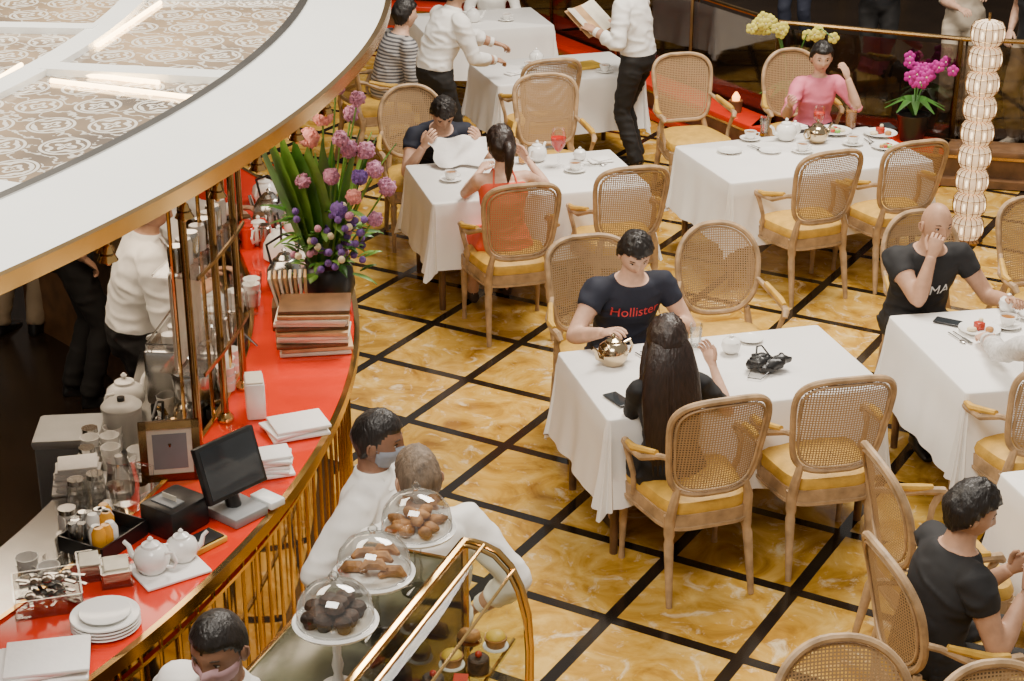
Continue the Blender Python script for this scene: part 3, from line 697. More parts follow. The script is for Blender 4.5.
b=MB(); b.box((0,0,.005),(.075,.155,.009),BLACK,0,.003); b.box((0,0,.0098),(.068,.145,.001),SCREEN); PH=b.mesh('smartphone')
b=MB(); b.lathe([(.025,0),(.042,.012),(.05,.04),(.042,.062)],PORC); b.lathe([(.045,.062),(.03,.078),(.008,.084),(.012,.094),(.003,.1)],PORC); SB=b.mesh('sugar_bowl')
b=MB(); b.box((0,.03,.004),(.008,.1,.003),STEEL); b.sph((0,-.05,.005),(.014,.024,.004),STEEL,10,6); b.box((.03,.03,.004),(.008,.1,.003),STEEL); b.box((.03,-.05,.004),(.018,.08,.003),STEEL); CUT=b.mesh('cutlery')
b=MB(); b.box((0,0,.006),(.16,.10,.010),NAPKIN,0,.004); b.box((.01,.005,.016),(.12,.09,.010),NAPKIN,.3,.004); NPK=b.mesh('napkin')
def put(n,me,x,y,rz=0,z=TZ,sc=1): return link(n,me,(x,y,z),rad(rz),sc)
put('teapot',TPG,.50,7.80,215); put('smartphone',PH,.50,7.37,30); put('sugar_bowl',SB,1.10,7.94); put('water_glass',GW,.93,8.02); put('teacup',CUP,.80,7.76,30); put('small_plate',PL,1.22,8.1,0,sc=.6); put('cutlery',CUT,.66,7.86,30)
b=MB()
for i in range(9):
    a=i*.7; b.sph((.05*math.cos(a)+.01*i-.04,.035*math.sin(a),.03+.012*(i%3)),(.05,.035,.026),BLACK,12,8,nz=.5)
b.tube([(-.09,-.02,.02),(-.13,-.06,.008),(-.08,-.10,.006),(-.02,-.07,.02)],.003,BLACK,6); b.tube([(.05,.03,.05),(.02,.07,.10),(-.02,.05,.11),(-.04,.02,.06)],.005,BLACK,6)
b.build('black_pouch',(1.24,7.72,TZ),.4)
put('juice_glass',GO,.07,11.16); put('red_drink_glass',GR,.31,11.08,sc=1.3); put('teapot',TPW,.17,11.22,60,sc=1.0); put('teacup',CUP,.42,10.98,20); put('plate',PL,-.12,10.9); put('teacup',CUP,-.40,10.78); put('plate_with_food',PLS,.10,10.86,0,sc=.8); put('cutlery',CUT,.56,11.1,100); put('water_glass',GW,-.02,11.2); put('sugar_bowl',SB,.46,11.24,sc=.9); put('napkin',NPK,.60,11.2,20)
put('teapot',TPW,1.93,11.72,200,sc=1.1); put('teapot',TPG,2.14,11.66,30); put('teacup',CUP,1.68,11.72,0); put('plate_with_cake',PLC,2.62,11.84); put('plate_with_food',PLS,2.30,11.90); put('iced_tea_glass',GT,2.44,12.02,sc=1.3); put('teacup',CUP,2.38,11.6,50); put('plate',PL,1.50,11.42,sc=.8); put('cutlery',CUT,1.68,11.5,30); put('smartphone',PH,2.72,12.05,10); put('cutlery',CUT,2.5,11.66,10); put('napkin',NPK,2.05,12.0,20); put('sugar_bowl',SB,2.02,11.90,sc=.9); put('water_glass',GW,1.80,11.88); put('red_drink_glass',GR,2.18,11.86); put('teacup',CUP,2.0,11.42); put('plate_with_food',PLS,2.60,11.52,0,sc=.8); put('plate',PL,1.78,11.42,0,sc=.7)
put('smartphone',PH,2.29,8.33,60); put('plate_with_cake',PLC,2.42,8.22,0,sc=.9); put('teacup',CUP,2.58,8.28); put('teacup',CUP,2.74,8.40,90); put('cutlery',CUT,2.28,8.12,20); put('teacup',CUP,2.75,8.05); put('cutlery',CUT,2.45,7.98,60); put('sugar_bowl',SB,2.64,8.50); put('teapot',TPW,2.84,8.25,90)
put('plate',PL,2.45,6.3); put('teacup',CUP,2.55,5.9)
put('teacup',CUP,.14,13.75); put('teapot',TPW,.20,13.95,90,sc=.9); put('teacup',CUP,.75,13.65); put('plate',PL,.42,13.62,sc=.8); put('napkin',NPK,.02,13.6,40); put('teacup',CUP,-.05,15.55); put('teapot',TPW,-.35,15.5)
b=MB(); b.box((0,0,.012),(.24,.18,.022),YEL,0,.004); b.box((0,0,.025),(.235,.175,.004),YEL); b.build('yellow_folder',(.60,13.82,TZ),.5)
def sheet(name,fn,mt,nu=14,nv=12,loc=(0,0,0),rz=0,th=.003):
    b=MB(); vs=[];N=nu+1
    for s_ in(0,1):
        for j in range(nv+1):
            for i in range(nu+1):
                p=V(fn(i/nu,j/nv)); vs.append(p+V((0,-.0,-th*s_)))
    o=N*(nv+1); fs=[]
    for j in range(nv):
        for i in range(nu):
            a=j*N+i; fs.append((a,a+1,a+N+1,a+N)); fs.append((o+a,o+a+N,o+a+N+1,o+a+1))
    b.add(vs,fs,mt); return b.build(name,loc,rz,80)
sheet('napkin',lambda u,v:((u-.5)*(.42-.12*v)+.02*math.sin(v*6),.03*math.sin(u*9+v*3)-.14*v,.17*(1-v)*(.75+.25*math.sin(u*math.pi))+.012*math.sin(u*14)*(1-v)+.008),NAPKIN,22,14,(-.36,11.18,.765),rad(12))
b=MB(); b.box((-.11,0,0),(.21,.006,.28),PAPER,R=Matrix.Rotation(rad(14),3,'Z')); b.box((.11,0,0),(.21,.006,.28),PAPER,R=Matrix.Rotation(rad(-14),3,'Z')); b.box((.0,.012,0),(.42,.004,.29),MENUC)
o=b.build('menu',(.62,13.6,1.2),0); o.rotation_euler=(rad(-50),0,rad(60))
# ------------------------------------------------------------------ lantern lamp
b=MB(); b.lathe([(.12,0),(.12,.02),(.03,.035)],BRASSD); z=.11
b.tube([(0,0,0),(0,0,1.66)],.010,BRASSD,8)
while z<1.62:
    pr=[(.055,-.085),(.092,-.075),(.110,-.045),(.115,0),(.110,.045),(.092,.075),(.055,.085)]
    b.lathe([(r,z+dz) for r,dz in pr],LANT,n=24)
    for k in range(8):
        a=k*math.pi/4+.2; b.sph((.108*math.cos(a),.108*math.sin(a),z),(.012,.012,.030),LANTC,6,5)
    for k in range(16):
        a=k*math.pi/8; b.tube([((rr+.003)*math.cos(a),(rr+.003)*math.sin(a),z+dz) for rr,dz in pr],.0028,BRASSD,4)
    for dz,rr in((-.045,.113),(.045,.113)): b.tube([(rr*math.cos(a*math.pi/12),rr*math.sin(a*math.pi/12),z+dz) for a in range(24)],.0022,BRASSD,4,closed=True)
    z+=.176
b.build('lantern_floor_lamp',(3.27,11.7,0))
# ------------------------------------------------------------------ orchids
def orchid(loc,col,h,n,seed):
    random.seed(seed); b=MB(); b.lathe([(.09,0),(.13,.2),(.14,.22),(.125,.22),(.11,.2)],BLACK)
    for s_ in range(4):
        a=random.uniform(0,6.28); x,y=math.cos(a),math.sin(a); pts=[V((0,0,.2)),V((x*.04,y*.04,.2+h*.5)),V((x*.12,y*.12,.2+h*.9)),V((x*.24,y*.24,.2+h)),V((x*.34,y*.34,.2+h*.9))]
        b.tube(pts,.005,LEAF,5)
        for k in range(n):
            t=k/n; q=pts[2].lerp(pts[4],t)+V((random.uniform(-.06,.06),random.uniform(-.06,.06),random.uniform(-.05,.06)+.05*math.sin(t*3)))
            for m_ in range(5):
                aa=m_*1.257+k; b.sph(q+V((math.cos(aa)*.026,-.01,math.sin(aa)*.026)),(.024,.008,.024),col,7,5)
            b.sph(q+V((0,-.02,0)),.008,CREAM,6,4)
    for k in range(10):
        a=k*.65; x,y=math.cos(a),math.sin(a)
        b.tube([(0,0,.2),(x*.10,y*.10,.34),(x*.24,y*.24,.27)],[(.01,.004),(.035,.004),(.005,.003)],LEAF,6,side=(-y,x,0))
    b.build('potted_orchid',loc)
orchid((3.18,13.24,.305),ORCH,.36,7,4); orchid((2.25,13.68,.305),ORCY,.62,6,9)
b=MB(); b.lathe([(.05,0),(.06,.10),(.055,.10)],DWOOD); b.lathe([(.03,.1),(.035,.13),(.01,.17)],FLAME,n=12); b.build('candle_holder',(1.88,14.08,.305))
# ------------------------------------------------------------------ bar
b=MB(); A0,A1=-48,48
b.arc(4.66,5.13,A0,A1,1.07,1.10,RED,90); b.arc(5.13,5.155,A0,A1,1.055,1.105,BRASS,90); b.arc(4.64,4.66,A0,A1,1.0,1.11,BRASS,90)
b.arc(4.70,4.92,A0,A1,0,1.07,DWOOD,90); b.arc(4.92,4.93,A0,A1,.1,1.07,MIRR,90); b.arc(4.92,5.00,A0,A1,0,.10,BRASSD,90)
for i in range(76):
    a=rad(A0+(A1-A0)*i/75); c_,s_=math.cos(a),math.sin(a); b.tube([(5.09*c_,5.09*s_,0),(5.09*c_,5.09*s_,1.06)],.0075,BRASS,6)
b.arc(5.08,5.10,A0,A1,.30,.315,BRASS,90); b.arc(5.08,5.10,A0,A1,.95,.965,BRASS,90)
b.arc(4.1,4.64,A0,A1,.86,.90,STEEL,90); b.arc(4.15,4.62,A0,A1,.02,.86,DWOOD,90)
b.build('bar_counter',(BX,BY,0))
b=MB(); Zc=2.5; RO=7.25
b.arc(RO-.36,RO-.02,-65,65,Zc-.015,Zc,WHITE,160,zi=Zc+.05); b.arc(RO-.02,RO+.005,-65,65,Zc-.045,Zc+.008,BRASS,160); b.arc(RO-.40,RO-.36,-65,65,Zc-.02,Zc+.055,STEEL,160)
b.arc(3.6,RO-.40,-65,65,Zc-.01,Zc+.02,EMB,160); b.arc(6.02,6.13,-65,65,Zc+.02,Zc+.045,WHITE,120); b.arc(RO-.35,RO-.03,-65,65,Zc-.04,Zc-.016,BRASSD,120)
for an in(-36,-23.5,-11,2,15,28):
    a=rad(an); R=Matrix.Rotation(a,3,'Z'); b.box(R@V((6.48,0,Zc+.033)),(.76,.11,.03),WHITE,a)
for an in(-30,-17,-4.5,8.5,21):
    a=rad(an); R=Matrix.Rotation(a,3,'Z'); b.box(R@V((4.9,0,Zc+.033)),(2.3,.10,.03),WHITE,a)
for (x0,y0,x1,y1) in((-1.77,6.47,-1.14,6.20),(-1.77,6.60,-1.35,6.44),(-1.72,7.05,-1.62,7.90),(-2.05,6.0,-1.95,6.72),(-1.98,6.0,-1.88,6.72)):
    b.tube([(x0-CX,y0-CY,Zc+.028),(x1-CX,y1-CY,Zc+.028)],.010,STREAKW,8)  # reflection streaks, built as thin glowing rods on the panels
b.build('bar_canopy',(CX,CY,0))
b=MB()
for an,n in((-28.3,2),(-23.5,2),(-20,1),(-18.2,2),(-15.6,2),(-12.5,2),(-9.5,1)):
    for k in range(n):
        a=rad(an+k*.55); r=RO-.07-.06*k; x,y=r*math.cos(a),r*math.sin(a); z=Zc-.03; q=.78
        b.tube([(x,y,z),(x,y,z-.08*q)],.003,BRASS,4)
        b.lathe([(.006*q,-.07*q),(.02*q,-.085*q),(.026*q,-.11*q),(.042*q,-.140*q),(.036*q,-.142*q)],BRASS,c=(x,y,z),n=14); b.sph((x,y,z-.15*q),.010,BRASS,8,6)
        b.tube([(x+.028*q*math.cos(t*.785),y+.028*q*math.sin(t*.785),z-.112*q) for t in range(8)],.004,BRASSD,5,closed=True)
b.build('hanging_bells',(CX,CY,0))
b=MB()
for an in(-11,-7,-3,20,25):
    a=rad(an); x,y=4.70*math.cos(a),4.70*math.sin(a)
    b.tube([(x,y,1.1),(x,y,2.46)],.016,BRASSD,10); b.lathe([(.035,1.10),(.035,1.12),(.02,1.14)],BRASS,c=(x,y,0),n=12)
    b.tube([(x-.05,y,1.1),(x-.05,y,2.46)],.008,BRASS,6)
for z in(1.45,1.85,2.2):
    b.arc(4.56,4.74,-11,-3,z,z+.012,GLASS,16); b.arc(4.74,4.748,-11,-3,z-.002,z+.014,BRASSD,16)
for i in range(8):
    a=rad(-10.5+i*1.0); x,y=4.65*math.cos(a),4.65*math.sin(a)
    b.lathe([(.02,1.862),(.033,1.87),(.035,1.95),(.03,1.97)],PORC if i%2 else STEEL,c=(x,y,0),n=10)
    b.lathe([(.02,1.462),(.03,1.47),(.032,1.56)],GLASS,c=(x,y,0),n=10,cap=False)
    b.lathe([(.028,2.212),(.03,2.22),(.005,2.24),(.005,2.27),(.03,2.30),(.03,2.36)],GLASS,c=(x,y,0),n=10,cap=False)
for i in range(5):
    a=rad(-9.5+i*.4); b.box((4.62*math.cos(a),4.62*math.sin(a),1.66),(.010,.20,.40),PAPER,a)
b.build('brass_shelf_rack',(BX,BY,0))
# flower arrangement
random.seed(11); b=MB()
b.lathe([(.07,0),(.10,.02),(.13,.12),(.12,.20),(.10,.22),(.11,.24)],BLACK,n=24)
def leaf(p0,d,L,w,mt,droop=.3):
    pts=[];rs=[];d=V(d).normalized(); s_=d.cross(V((0,0,1)))
    if s_.length<.1: s_=V((1,0,0))
    s_.normalize(); p=V(p0)
    for k in range(9):
        t=k/8; pts.append(p.copy()); rs.append((max(.002,w*math.sin(math.pi*min(1,.08+t*.95))**.8),.003)); d=(d+V((0,0,-droop*.12*t*2))).normalized(); p=p+d*(L/8)
    b.tube(pts,rs,mt,6,side=s_)
for k in range(15):
    a=random.uniform(0,6.28); r=random.uniform(.05,.42); leaf((.03*math.cos(a),.03*math.sin(a),.22),(math.cos(a)*r,math.sin(a)*r*.8,1),random.uniform(.45,.72),random.uniform(.035,.055),LEAF if k%2 else LEAFL,.6)
for k in range(5): leaf((-.08+.01*k,-.05,.25),(-.30+.07*k,-.15,1),.80-.05*k,.085,LEAFL if k%3 else LEAF,.15)
for k in range(90):
    a=random.uniform(0,6.28); r=random.uniform(.05,.26); z=random.uniform(.20,.58); leaf((r*math.cos(a)*.7,r*math.sin(a)*.6,z-.05),(math.cos(a),math.sin(a),random.uniform(-.2,.8)),random.uniform(.07,.16),.022,LEAF if k%2 else LEAFL,.8)
bal=[(.02,-.12,.98,CARN,.044),(-.045,-.12,.875,CARN,.044),(.13,-.10,.82,ALLIUM,.040),(.21,-.10,.81,ALLIUM,.040),(.245,-.1,.72,ALLIUM,.038),(.30,-.08,.63,ALLIUM,.040),(.08,-.06,1.10,ALLIUM,.038),(.13,.1,.93,ALLIUM,.034),(.05,-.14,.70,ALLIUM,.036),(.15,-.14,.60,CARN,.034),(.24,-.1,.48,ALLIUM,.034),(.17,.02,1.02,ALLIUM,.034),(.10,-.15,.88,ALLIUM,.034),(-.08,-.15,.68,ALLIUM,.032),(.18,-.15,.70,PURP,.034),(.08,-.18,.55,PURP,.036)]
for x,y,z,mt,r in bal:
    b.tube([(0,0,.22),(x*.35,y*.35,z*.5),(x,y,z)],.005,LEAFL,5)
    b.sph((x,y,z),r,mt,14,10,nz=.25)
    for k in range(46):
        d=V((random.gauss(0,1),random.gauss(0,1),random.gauss(0,1))).normalized(); b.sph(V((x,y,z))+d*r,.008,mt,5,4)
for k in range(80):
    a=random.uniform(0,6.28); r=random.uniform(.03,.21); q=V((.05+r*math.cos(a),-.08+r*math.sin(a),random.uniform(.28,.54)))
    b.sph(q,.018,[PURP,PURP,ALLIUM,CREAM,PURP][k%5],7,5)
b.build('flower_arrangement',(-.88,7.70,1.10))
b=MB(); random.seed(5)
for i in range(11):
    b.box((random.uniform(-.012,.012),random.uniform(-.01,.01),.011+i*.020),(.32,.22,.017),[PAPER,MENUC,DWOOD,PAPER][i%4],rad(random.uniform(-5,5)),.003)
b.build('menu_stack',(-.90,7.20,1.10),rad(5))
b=MB(); b.box((0,0,.06),(.18,.13,.12),DWOOD,0,.004)
for i in range(8): b.box((-.07+i*.02,0,.16),(.012,.11,.2),MENUC if i%2 else PAPER,0,R=Matrix.Rotation(rad(-14+i*2),3,'Y'))
b.build('menu_holder',(-1.03,7.46,1.10),.1)
def napstack(name,loc,rz,n,s_):
    b=MB(); random.seed(n)
    for i in range(n):
        w=s_*(1-.03*i); R=Matrix.Rotation(rad(random.uniform(-12,12)),3,'Z')@Matrix.Rotation(rad(random.uniform(-2,2)),3,'X'); b.box((random.uniform(-.01,.01),random.uniform(-.01,.01),.012+i*.014),(w,w*.8,.013),NAPKIN,R=R,bev=.004)
    b.build(name,loc,rz)
napstack('folded_napkins',(-.88,6.33,1.10),.5,3,.24); napstack('folded_napkins',(-.94,5.97,1.10),.2,6,.17); napstack('folded_napkins',(-1.48,4.62,1.10),.3,3,.28)
b=MB(); b.box((0,0,.02),(.16,.20,.04),GREY,0,.008); b.tube([(0,0,.03),(.0,.03,.12)],[.03,.025],BLACK,10)
R=Matrix.Rotation(rad(-18),3,'X'); b.box((0,.01,.20),(.28,.03,.22),BLACK,R=R,bev=.006); b.box(V((0,.01,.20))+R@V((0,-.0165,0)),(.25,.002,.19),SCREEN,R=R); b.box((.12,-.05,.03),(.07,.12,.03),WHITE,0,.005)
b.build('pos_terminal',(-1.03,5.63,1.10),rad(50))
b=MB(); b.box((0,0,.06),(.17,.19,.12),BLACK,0,.015); b.box((0,-.03,.122),(.11,.06,.006),GREY); b.box((0,-.02,.13),(.07,.002,.03),PAPER); b.build('receipt_printer',(-1.23,5.53,1.10),rad(-35))
b=MB(); b.box((0,0,.012),(.10,.15,.022),YEL,0,.003); b.box((0,.0,.026),(.085,.13,.006),BLACK); b.build('notepad',(-1.11,5.40,1.10),rad(-40))
b=MB(); R=Matrix.Rotation(rad(-8),3,'X')
for x,z,w,h in((0,.225,.23,.03),(0,.015,.23,.03),(-.10,.12,.03,.24),(.10,.12,.03,.24)): b.box(R@V((x,0,z)),(w,.025,h),BRASSD,R=R)
b.box(R@V((0,.0,.12)),(.18,.012,.19),PAPER,R=R); b.box(R@V((0,-.007,.12)),(.13,.003,.14),GREY,R=R); b.tube([(0,.01,.15),(0,.08,.0)],.006,BRASSD,6)
b.build('picture_frame',(-1.31,5.90,1.10),rad(10))
b=MB(); b.box((0,0,.008),(.24,.20,.01),NAPKIN,.2,.003); b.build('tray_napkin',(-1.20,5.22,1.10),.4)
put('teapot',TPW,-1.25,5.20,160,1.113,.95); put('teapot',TPW,-1.16,5.28,30,1.113,.85)
b=MB()
for k in range(4): b.lathe([(.06,k*.012),(.115,.012+k*.012),(.113,.016+k*.012),(.06,.006+k*.012)],PORC,n=28)
b.lathe([(.04,.05),(.085,.06),(.083,.063),(.04,.054),(.001,.054)],PORC,n=28); b.build('plate_stack',(-1.34,4.86,1.10))
def bin_(name,loc,rz,w,l,h,mt,fill):
    b=MB(); t=.006
    b.box((0,0,t/2),(w,l,t),mt)
    for sx in(-1,1): b.box((sx*w/2,0,h/2),(t,l,h),mt); b.box((0,sx*l/2,h/2),(w,t,h),mt)
    random.seed(int(w*1000))
    for i in range(16):
        x,y=random.uniform(-.4,.4)*w,random.uniform(-.4,.4)*l
        if fill=='cutlery': b.box((x,y,.03+.003*i),(.012,.13,.006),STEEL,random.uniform(0,3)); b.sph((x,y,.035+.003*i),(.02,.03,.008),STEEL,8,5)
        if fill=='jars': b.lathe([(.022,.01),(.028,.02),(.028,.09),(.016,.11)],[GLASS,PORC,OJ,STEEL][i%4],c=(x,y,0),n=10)
        if fill=='paper': b.box((x*.2,y*.2,.02+.003*i),(w*.8,l*.8,.003),PAPER,random.uniform(-.1,.1))
    b.build(name,loc,rz)
bin_('cutlery_bin',(-1.57,5.02,1.10),.3,.22,.20,.07,CLEARP,'cutlery'); bin_('condiment_tray',(-1.47,5.42,1.10),-.5,.20,.24,.06,BLACK,'jars'); bin_('straw_box',(-1.37,5.16,1.10),.3,.10,.12,.06,CLEARP,'paper'); bin_('sugar_caddy',(-1.47,5.20,1.10),.3,.08,.12,.06,CLEARP,'paper')
b=MB()
for k in range(10): b.tube([(-.1+.02*k,0,.02),(-.1+.02*k,.0,.12),(-.1+.02*k,.14,.12)],.003,STEEL,5)
for k in range(4): b.tube([(-.11,.0,.03+.03*k),(.11,0,.03+.03*k)],.003,STEEL,5)
b.build('wire_rack',(-1.74,4.80,.90),.5)
def espresso(loc,rz):
    b=MB(); b.box((0,0,.20),(.42,.34,.26),STEEL,0,.02); b.box((0,-.02,.04),(.40,.36,.06),BLACK,0,.01); b.box((0,-.19,.22),(.36,.03,.06),BLACK,0,.01)
    for x in(-.1,.1): b.lathe([(.03,.06),(.035,.13),(.028,.14)],STEEL,c=(x,-.21,0),n=14); b.tube([(x,-.21,.12),(x,-.33,.10)],[.012,.015],BLACK,8)
    for x in(-.19,.19): b.tube([(x,-.18,.26),(x,-.24,.2),(x,-.24,.08)],.006,STEEL,6)
    for i in range(8): b.lathe([(.02,.33),(.032,.345),(.036,.39),(.03,.385)],PORC,c=(-.15+.1*(i%4),-.06+.12*(i//4),0),n=12)
    b.tube([(-.2,-.15,.36),(.2,-.15,.36),(.2,.15,.36),(-.2,.15,.36)],.005,STEEL,6,closed=True)
    for x,y in((-.2,-.15),(.2,-.15),(.2,.15),(-.2,.15)): b.tube([(x,y,.33),(x,y,.36)],.005,STEEL,5)
    b.build('espresso_machine',loc,rz)
espresso((-1.42,7.05,.90),rad(85))
def kettle(loc,rz,mt,s=1):
    b=MB(); b.lathe([(.07*s,0),(.095*s,.02*s),(.09*s,.10*s),(.06*s,.15*s),(.045*s,.16*s)],mt); b.lathe([(.045*s,.16*s),(.03*s,.18*s),(.008*s,.185*s),(.014*s,.2*s),(.003*s,.21*s)],mt)
    b.tube([V(q)*s for q in((.08,0,.05),(.13,0,.08),(.15,0,.14))],[.018*s,.013*s,.01*s],mt,8); b.tube([V(q)*s for q in((-.07,0,.14),(-.09,0,.24),(0,0,.28),(.09,0,.24),(.06,0,.14))],.007*s,BLACK,8); b.build('kettle',loc,rz)
kettle((-1.12,7.95,1.10),.5,STEEL); kettle((-1.20,8.35,1.10),1.9,PORC,.9); kettle((-1.32,8.9,1.10),2.5,STEEL); kettle((-1.22,9.25,1.10),1.0,PORC); kettle((-1.48,6.5,.90),1.5,STEEL,.9)
for (x,y,r_,s_,z_) in((-1.05,8.2,30,1.1,1.1),(-1.34,8.6,80,1.1,1.1),(-1.38,6.75,200,1.2,.9),(-1.50,8.05,120,1.2,.9),(-1.58,5.78,30,1.0,.9),(-1.15,8.72,40,1.1,1.1),(-1.40,9.3,70,1.1,1.1),(-1.72,6.95,60,1.3,.9)): put('teapot',TPW if y!=6.75 else TPG,x,y,r_,z_,s_)
b=MB(); b.lathe([(.06,0),(.065,.02),(.055,.15),(.04,.16),(.085,.2),(.095,.30),(.09,.31)],STEEL,n=20); b.lathe([(.09,.31),(.06,.33),(.01,.335)],BLACK); b.box((.0,-.09,.12),(.05,.06,.05),BLACK,0,.01); b.build('coffee_grinder',(-1.36,6.70,.90),1.2)
b=MB(); b.box((0,0,.43),(.27,.26,.86),GREY,0,.02); b.box((0,0,.875),(.29,.28,.05),mat('bin_lid_grey',(.40,.40,.39),.5),0,.02); b.build('waste_bin',(-1.93,6.75,.02),.1)
b=MB(); q=.55; b.lathe([(.12*q,0),(.14*q,.02*q),(.15*q,.30*q),(.16*q,.31*q),(.16*q,.33*q),(.13*q,.36*q),(.05*q,.37*q)],mat('ice_bucket_grey',(.50,.49,.46),.4),n=28); b.lathe([(.03*q,.37*q),(.03*q,.40*q)],BLACK); b.build('ice_container',(-1.66,6.62,.90),0)
def cluster(name,loc,rz,nx,ny,d,kinds,seed):
    random.seed(seed); b=MB()
    for i in range(nx):
        for j in range(ny):
            k=random.choice(kinds); x,y=i*d+random.uniform(-.01,.01),j*d+random.uniform(-.01,.01); h=random.uniform(.12,.24)
            if k=='bottle': b.lathe([(.03,0),(.034,.01),(.034,h*.6),(.014,h*.8),(.013,h),(.016,h+.005),(.016,h+.02)],random.choice([GLASS,DWOOD,LEAF,PORC]),c=(x,y,0),n=14)
            if k=='jar': b.lathe([(.034,0),(.038,.01),(.038,h*.55),(.03,h*.6)],random.choice([CLEARP,PORC]),c=(x,y,0),n=14); b.lathe([(.034,h*.6),(.034,h*.6+.02)],STEEL,c=(x,y,0),n=14)
            if k=='tin': b.lathe([(.036,0),(.036,.11),(.030,.115),(.030,.125)],random.choice([BLACK,DWOOD,RED,BRASS,STEEL]),c=(x,y,0),n=14)
            if k=='glass': b.lathe([(.0,.003),(.026,.003),(.034,.11),(.032,.11),(.026,.01)],GLASS,c=(x,y,0),n=14,cap=False)
            if k=='cup': 
                for q in range(3): b.lathe([(.02,q*.035),(.036,.01+q*.035),(.042,.05+q*.035),(.039,.05+q*.035),(.03,.015+q*.035)],PORC,c=(x,y,0),n=12)
    b.build(name,loc,rz)
cluster('bottle_group',(-1.72,5.98,.90),.2,4,2,.085,['bottle','jar'],1)
cluster('glassware_group',(-1.66,5.60,.90),.2,3,3,.08,['glass','jar'],2)
cluster('teacup_stacks',(-1.50,6.15,.90),.2,2,3,.095,['cup'],3)
cluster('tea_canisters',(-1.46,8.50,1.10),.3,3,3,.085,['tin'],4)
cluster('tea_canisters',(-1.36,9.55,1.10),.3,4,2,.095,['tin'],14)
cluster('glassware_group',(-1.32,7.60,1.10),.1,2,4,.085,['glass','cup'],5)
cluster('jar_group',(-1.68,7.35,.90),.1,3,3,.085,['jar','cup','bottle'],6)
cluster('bottle_group',(-1.80,8.25,.90),.1,3,3,.085,['bottle','tin'],8)
cluster('glassware_group',(-1.72,5.30,.90),.3,2,3,.08,['glass','cup'],9)
cluster('teacup_stacks',(-1.52,6.85,.90),.1,1,2,.09,['cup'],10)
cluster('teacup_stacks',(-1.22,6.72,1.10),.1,1,3,.09,['cup'],12)
cluster('teacup_stacks',(-1.76,6.35,.90),.1,2,3,.095,['cup','jar'],17)
napstack('folded_napkins',(-1.76,6.22,.90),.3,8,.2)
b=MB(); b.lathe([(.045,0),(.05,.01),(.055,.12),(.048,.18),(.055,.20)],GLASS,n=20,cap=False); b.tube([(.05,0,.17),(.10,0,.15),(.095,0,.06),(.052,0,.04)],.006,GLASS,8); b.lathe([(0,.01),(.046,.012),(.05,.09),(0,.09)],CLEARP,n=20,cap=False); PIT=b.mesh('glass_pitcher')
put('glass_pitcher',PIT,-1.44,5.66,20,1.10,1.1); put('glass_pitcher',PIT,-1.60,5.60,80,.90,1.1)
b=MB(); b.box((0,0,.08),(.08,.14,.16),PORC,0,.01); b.box((0,0,.163),(.07,.12,.006),PAPER); b.build('tissue_box',(-1.07,6.50,1.10),.2)
b=MB(); b.lathe([(0,.003),(.03,.003),(.035,.08)],GLASS,cap=False); b.lathe([(.02,.006),(.02,.04)],FLAME); b.build('votive_candle',(-1.10,6.2,1.10))
b=MB()
for i in range(5): b.box((0,-.06+i*.03,.09),(.13,.02,.18),MENUC if i%2 else PAPER,R=Matrix.Rotation(rad(-10),3,'X'))
b.box((0,0,.02),(.16,.18,.04),DWOOD); b.build('menu_holder',(-1.05,8.5,1.10),1.3)
# ------------------------------------------------------------------ cake display
b=MB(); Lc=1.9; kx=.58
prof=[(0,1.40),(.05*kx,1.405),(.12*kx,1.40),(.20*kx,1.385),(.28*kx,1.34),(.34*kx,1.27),(.385*kx,1.17),(.40*kx,1.05),(.40*kx,.55)]
def ext(pf,y0,y1,mt):
    vs=[];n=len(pf)
    for y in(y0,y1): vs+=[(x,y,z) for x,z in pf]
    b.add(vs,[(i,i+1,n+i+1,n+i) for i in range(n-1)],mt)
ext(prof,0,-Lc,GLASSC)
b.add([(x,0,z) for x,z in prof]+[(0,0,.55)],[tuple(range(len(prof)+1))],GLASSC)
b.tube([(x,0,z) for x,z in prof],.012,BRASS,8); b.tube([(x-.0,-.035,z+.001) for x,z in prof],.007,BRASS,8)
b.tube([(x,-Lc*.62,z+.001) for x,z in prof],.008,BRASS,8)
b.tube([(0,0,1.40),(0,-Lc,1.40)],.016,BRASS,8); b.tube([(.12*kx,0,1.402),(.12*kx,-Lc,1.402)],.008,BRASS,8); b.tube([(0,0,1.4),(0,0,.5)],.014,BRASS,8); b.tube([(.30*kx,0,1.33),(.30*kx,-Lc,1.33)],.006,BRASS,6)
b.box((.2*kx,-Lc/2,.27),(.42*kx,Lc+.02,.54),DWOOD,0,.01); b.box((.2*kx,-Lc/2,.555),(.43*kx,Lc+.03,.03),BRASS,0,.005)
for z,w in((.80,.20),(1.08,.18)):
    b.box((w/2+.01,-Lc/2,z),(w,Lc-.05,.01),GLASSC); b.tube([(w,-.02,z),(w,-Lc,z)],.006,BRASS,6)
random.seed(2)
for z,w in((.58,.22),(.81,.20),(1.09,.17)):
    for i in range(11):
        for j in range(2):
            x=.055+j*.092; y=-.10-i*.15; k=(i+j+int(z*10))%4
            b.lathe([(.03,0),(.043,.004),(.042,.008)],PORC if k%2 else BRASS,c=(x,y,z),n=14)
            if k==0: b.lathe([(.035,.008),(.035,.05),(.03,.055)],CHOC,c=(x,y,z),n=14); b.sph((x,y,z+.065),.012,CAKER,8,6)
            if k==1: b.box((x,y,z+.035),(.045,.06,.045),CREAM,.3,.005); b.box((x,y,z+.062),(.045,.06,.01),CAKER,.3)
            if k==2: b.sph((x,y,z+.025),(.04,.03,.026),PASTRY,10,7,nz=.3)
            if k==3: b.lathe([(.03,.008),(.038,.035),(.038,.04)],PASTRY,c=(x,y,z),n=14); b.sph((x,y,z+.042),(.034,.034,.016),YEL,10,6)
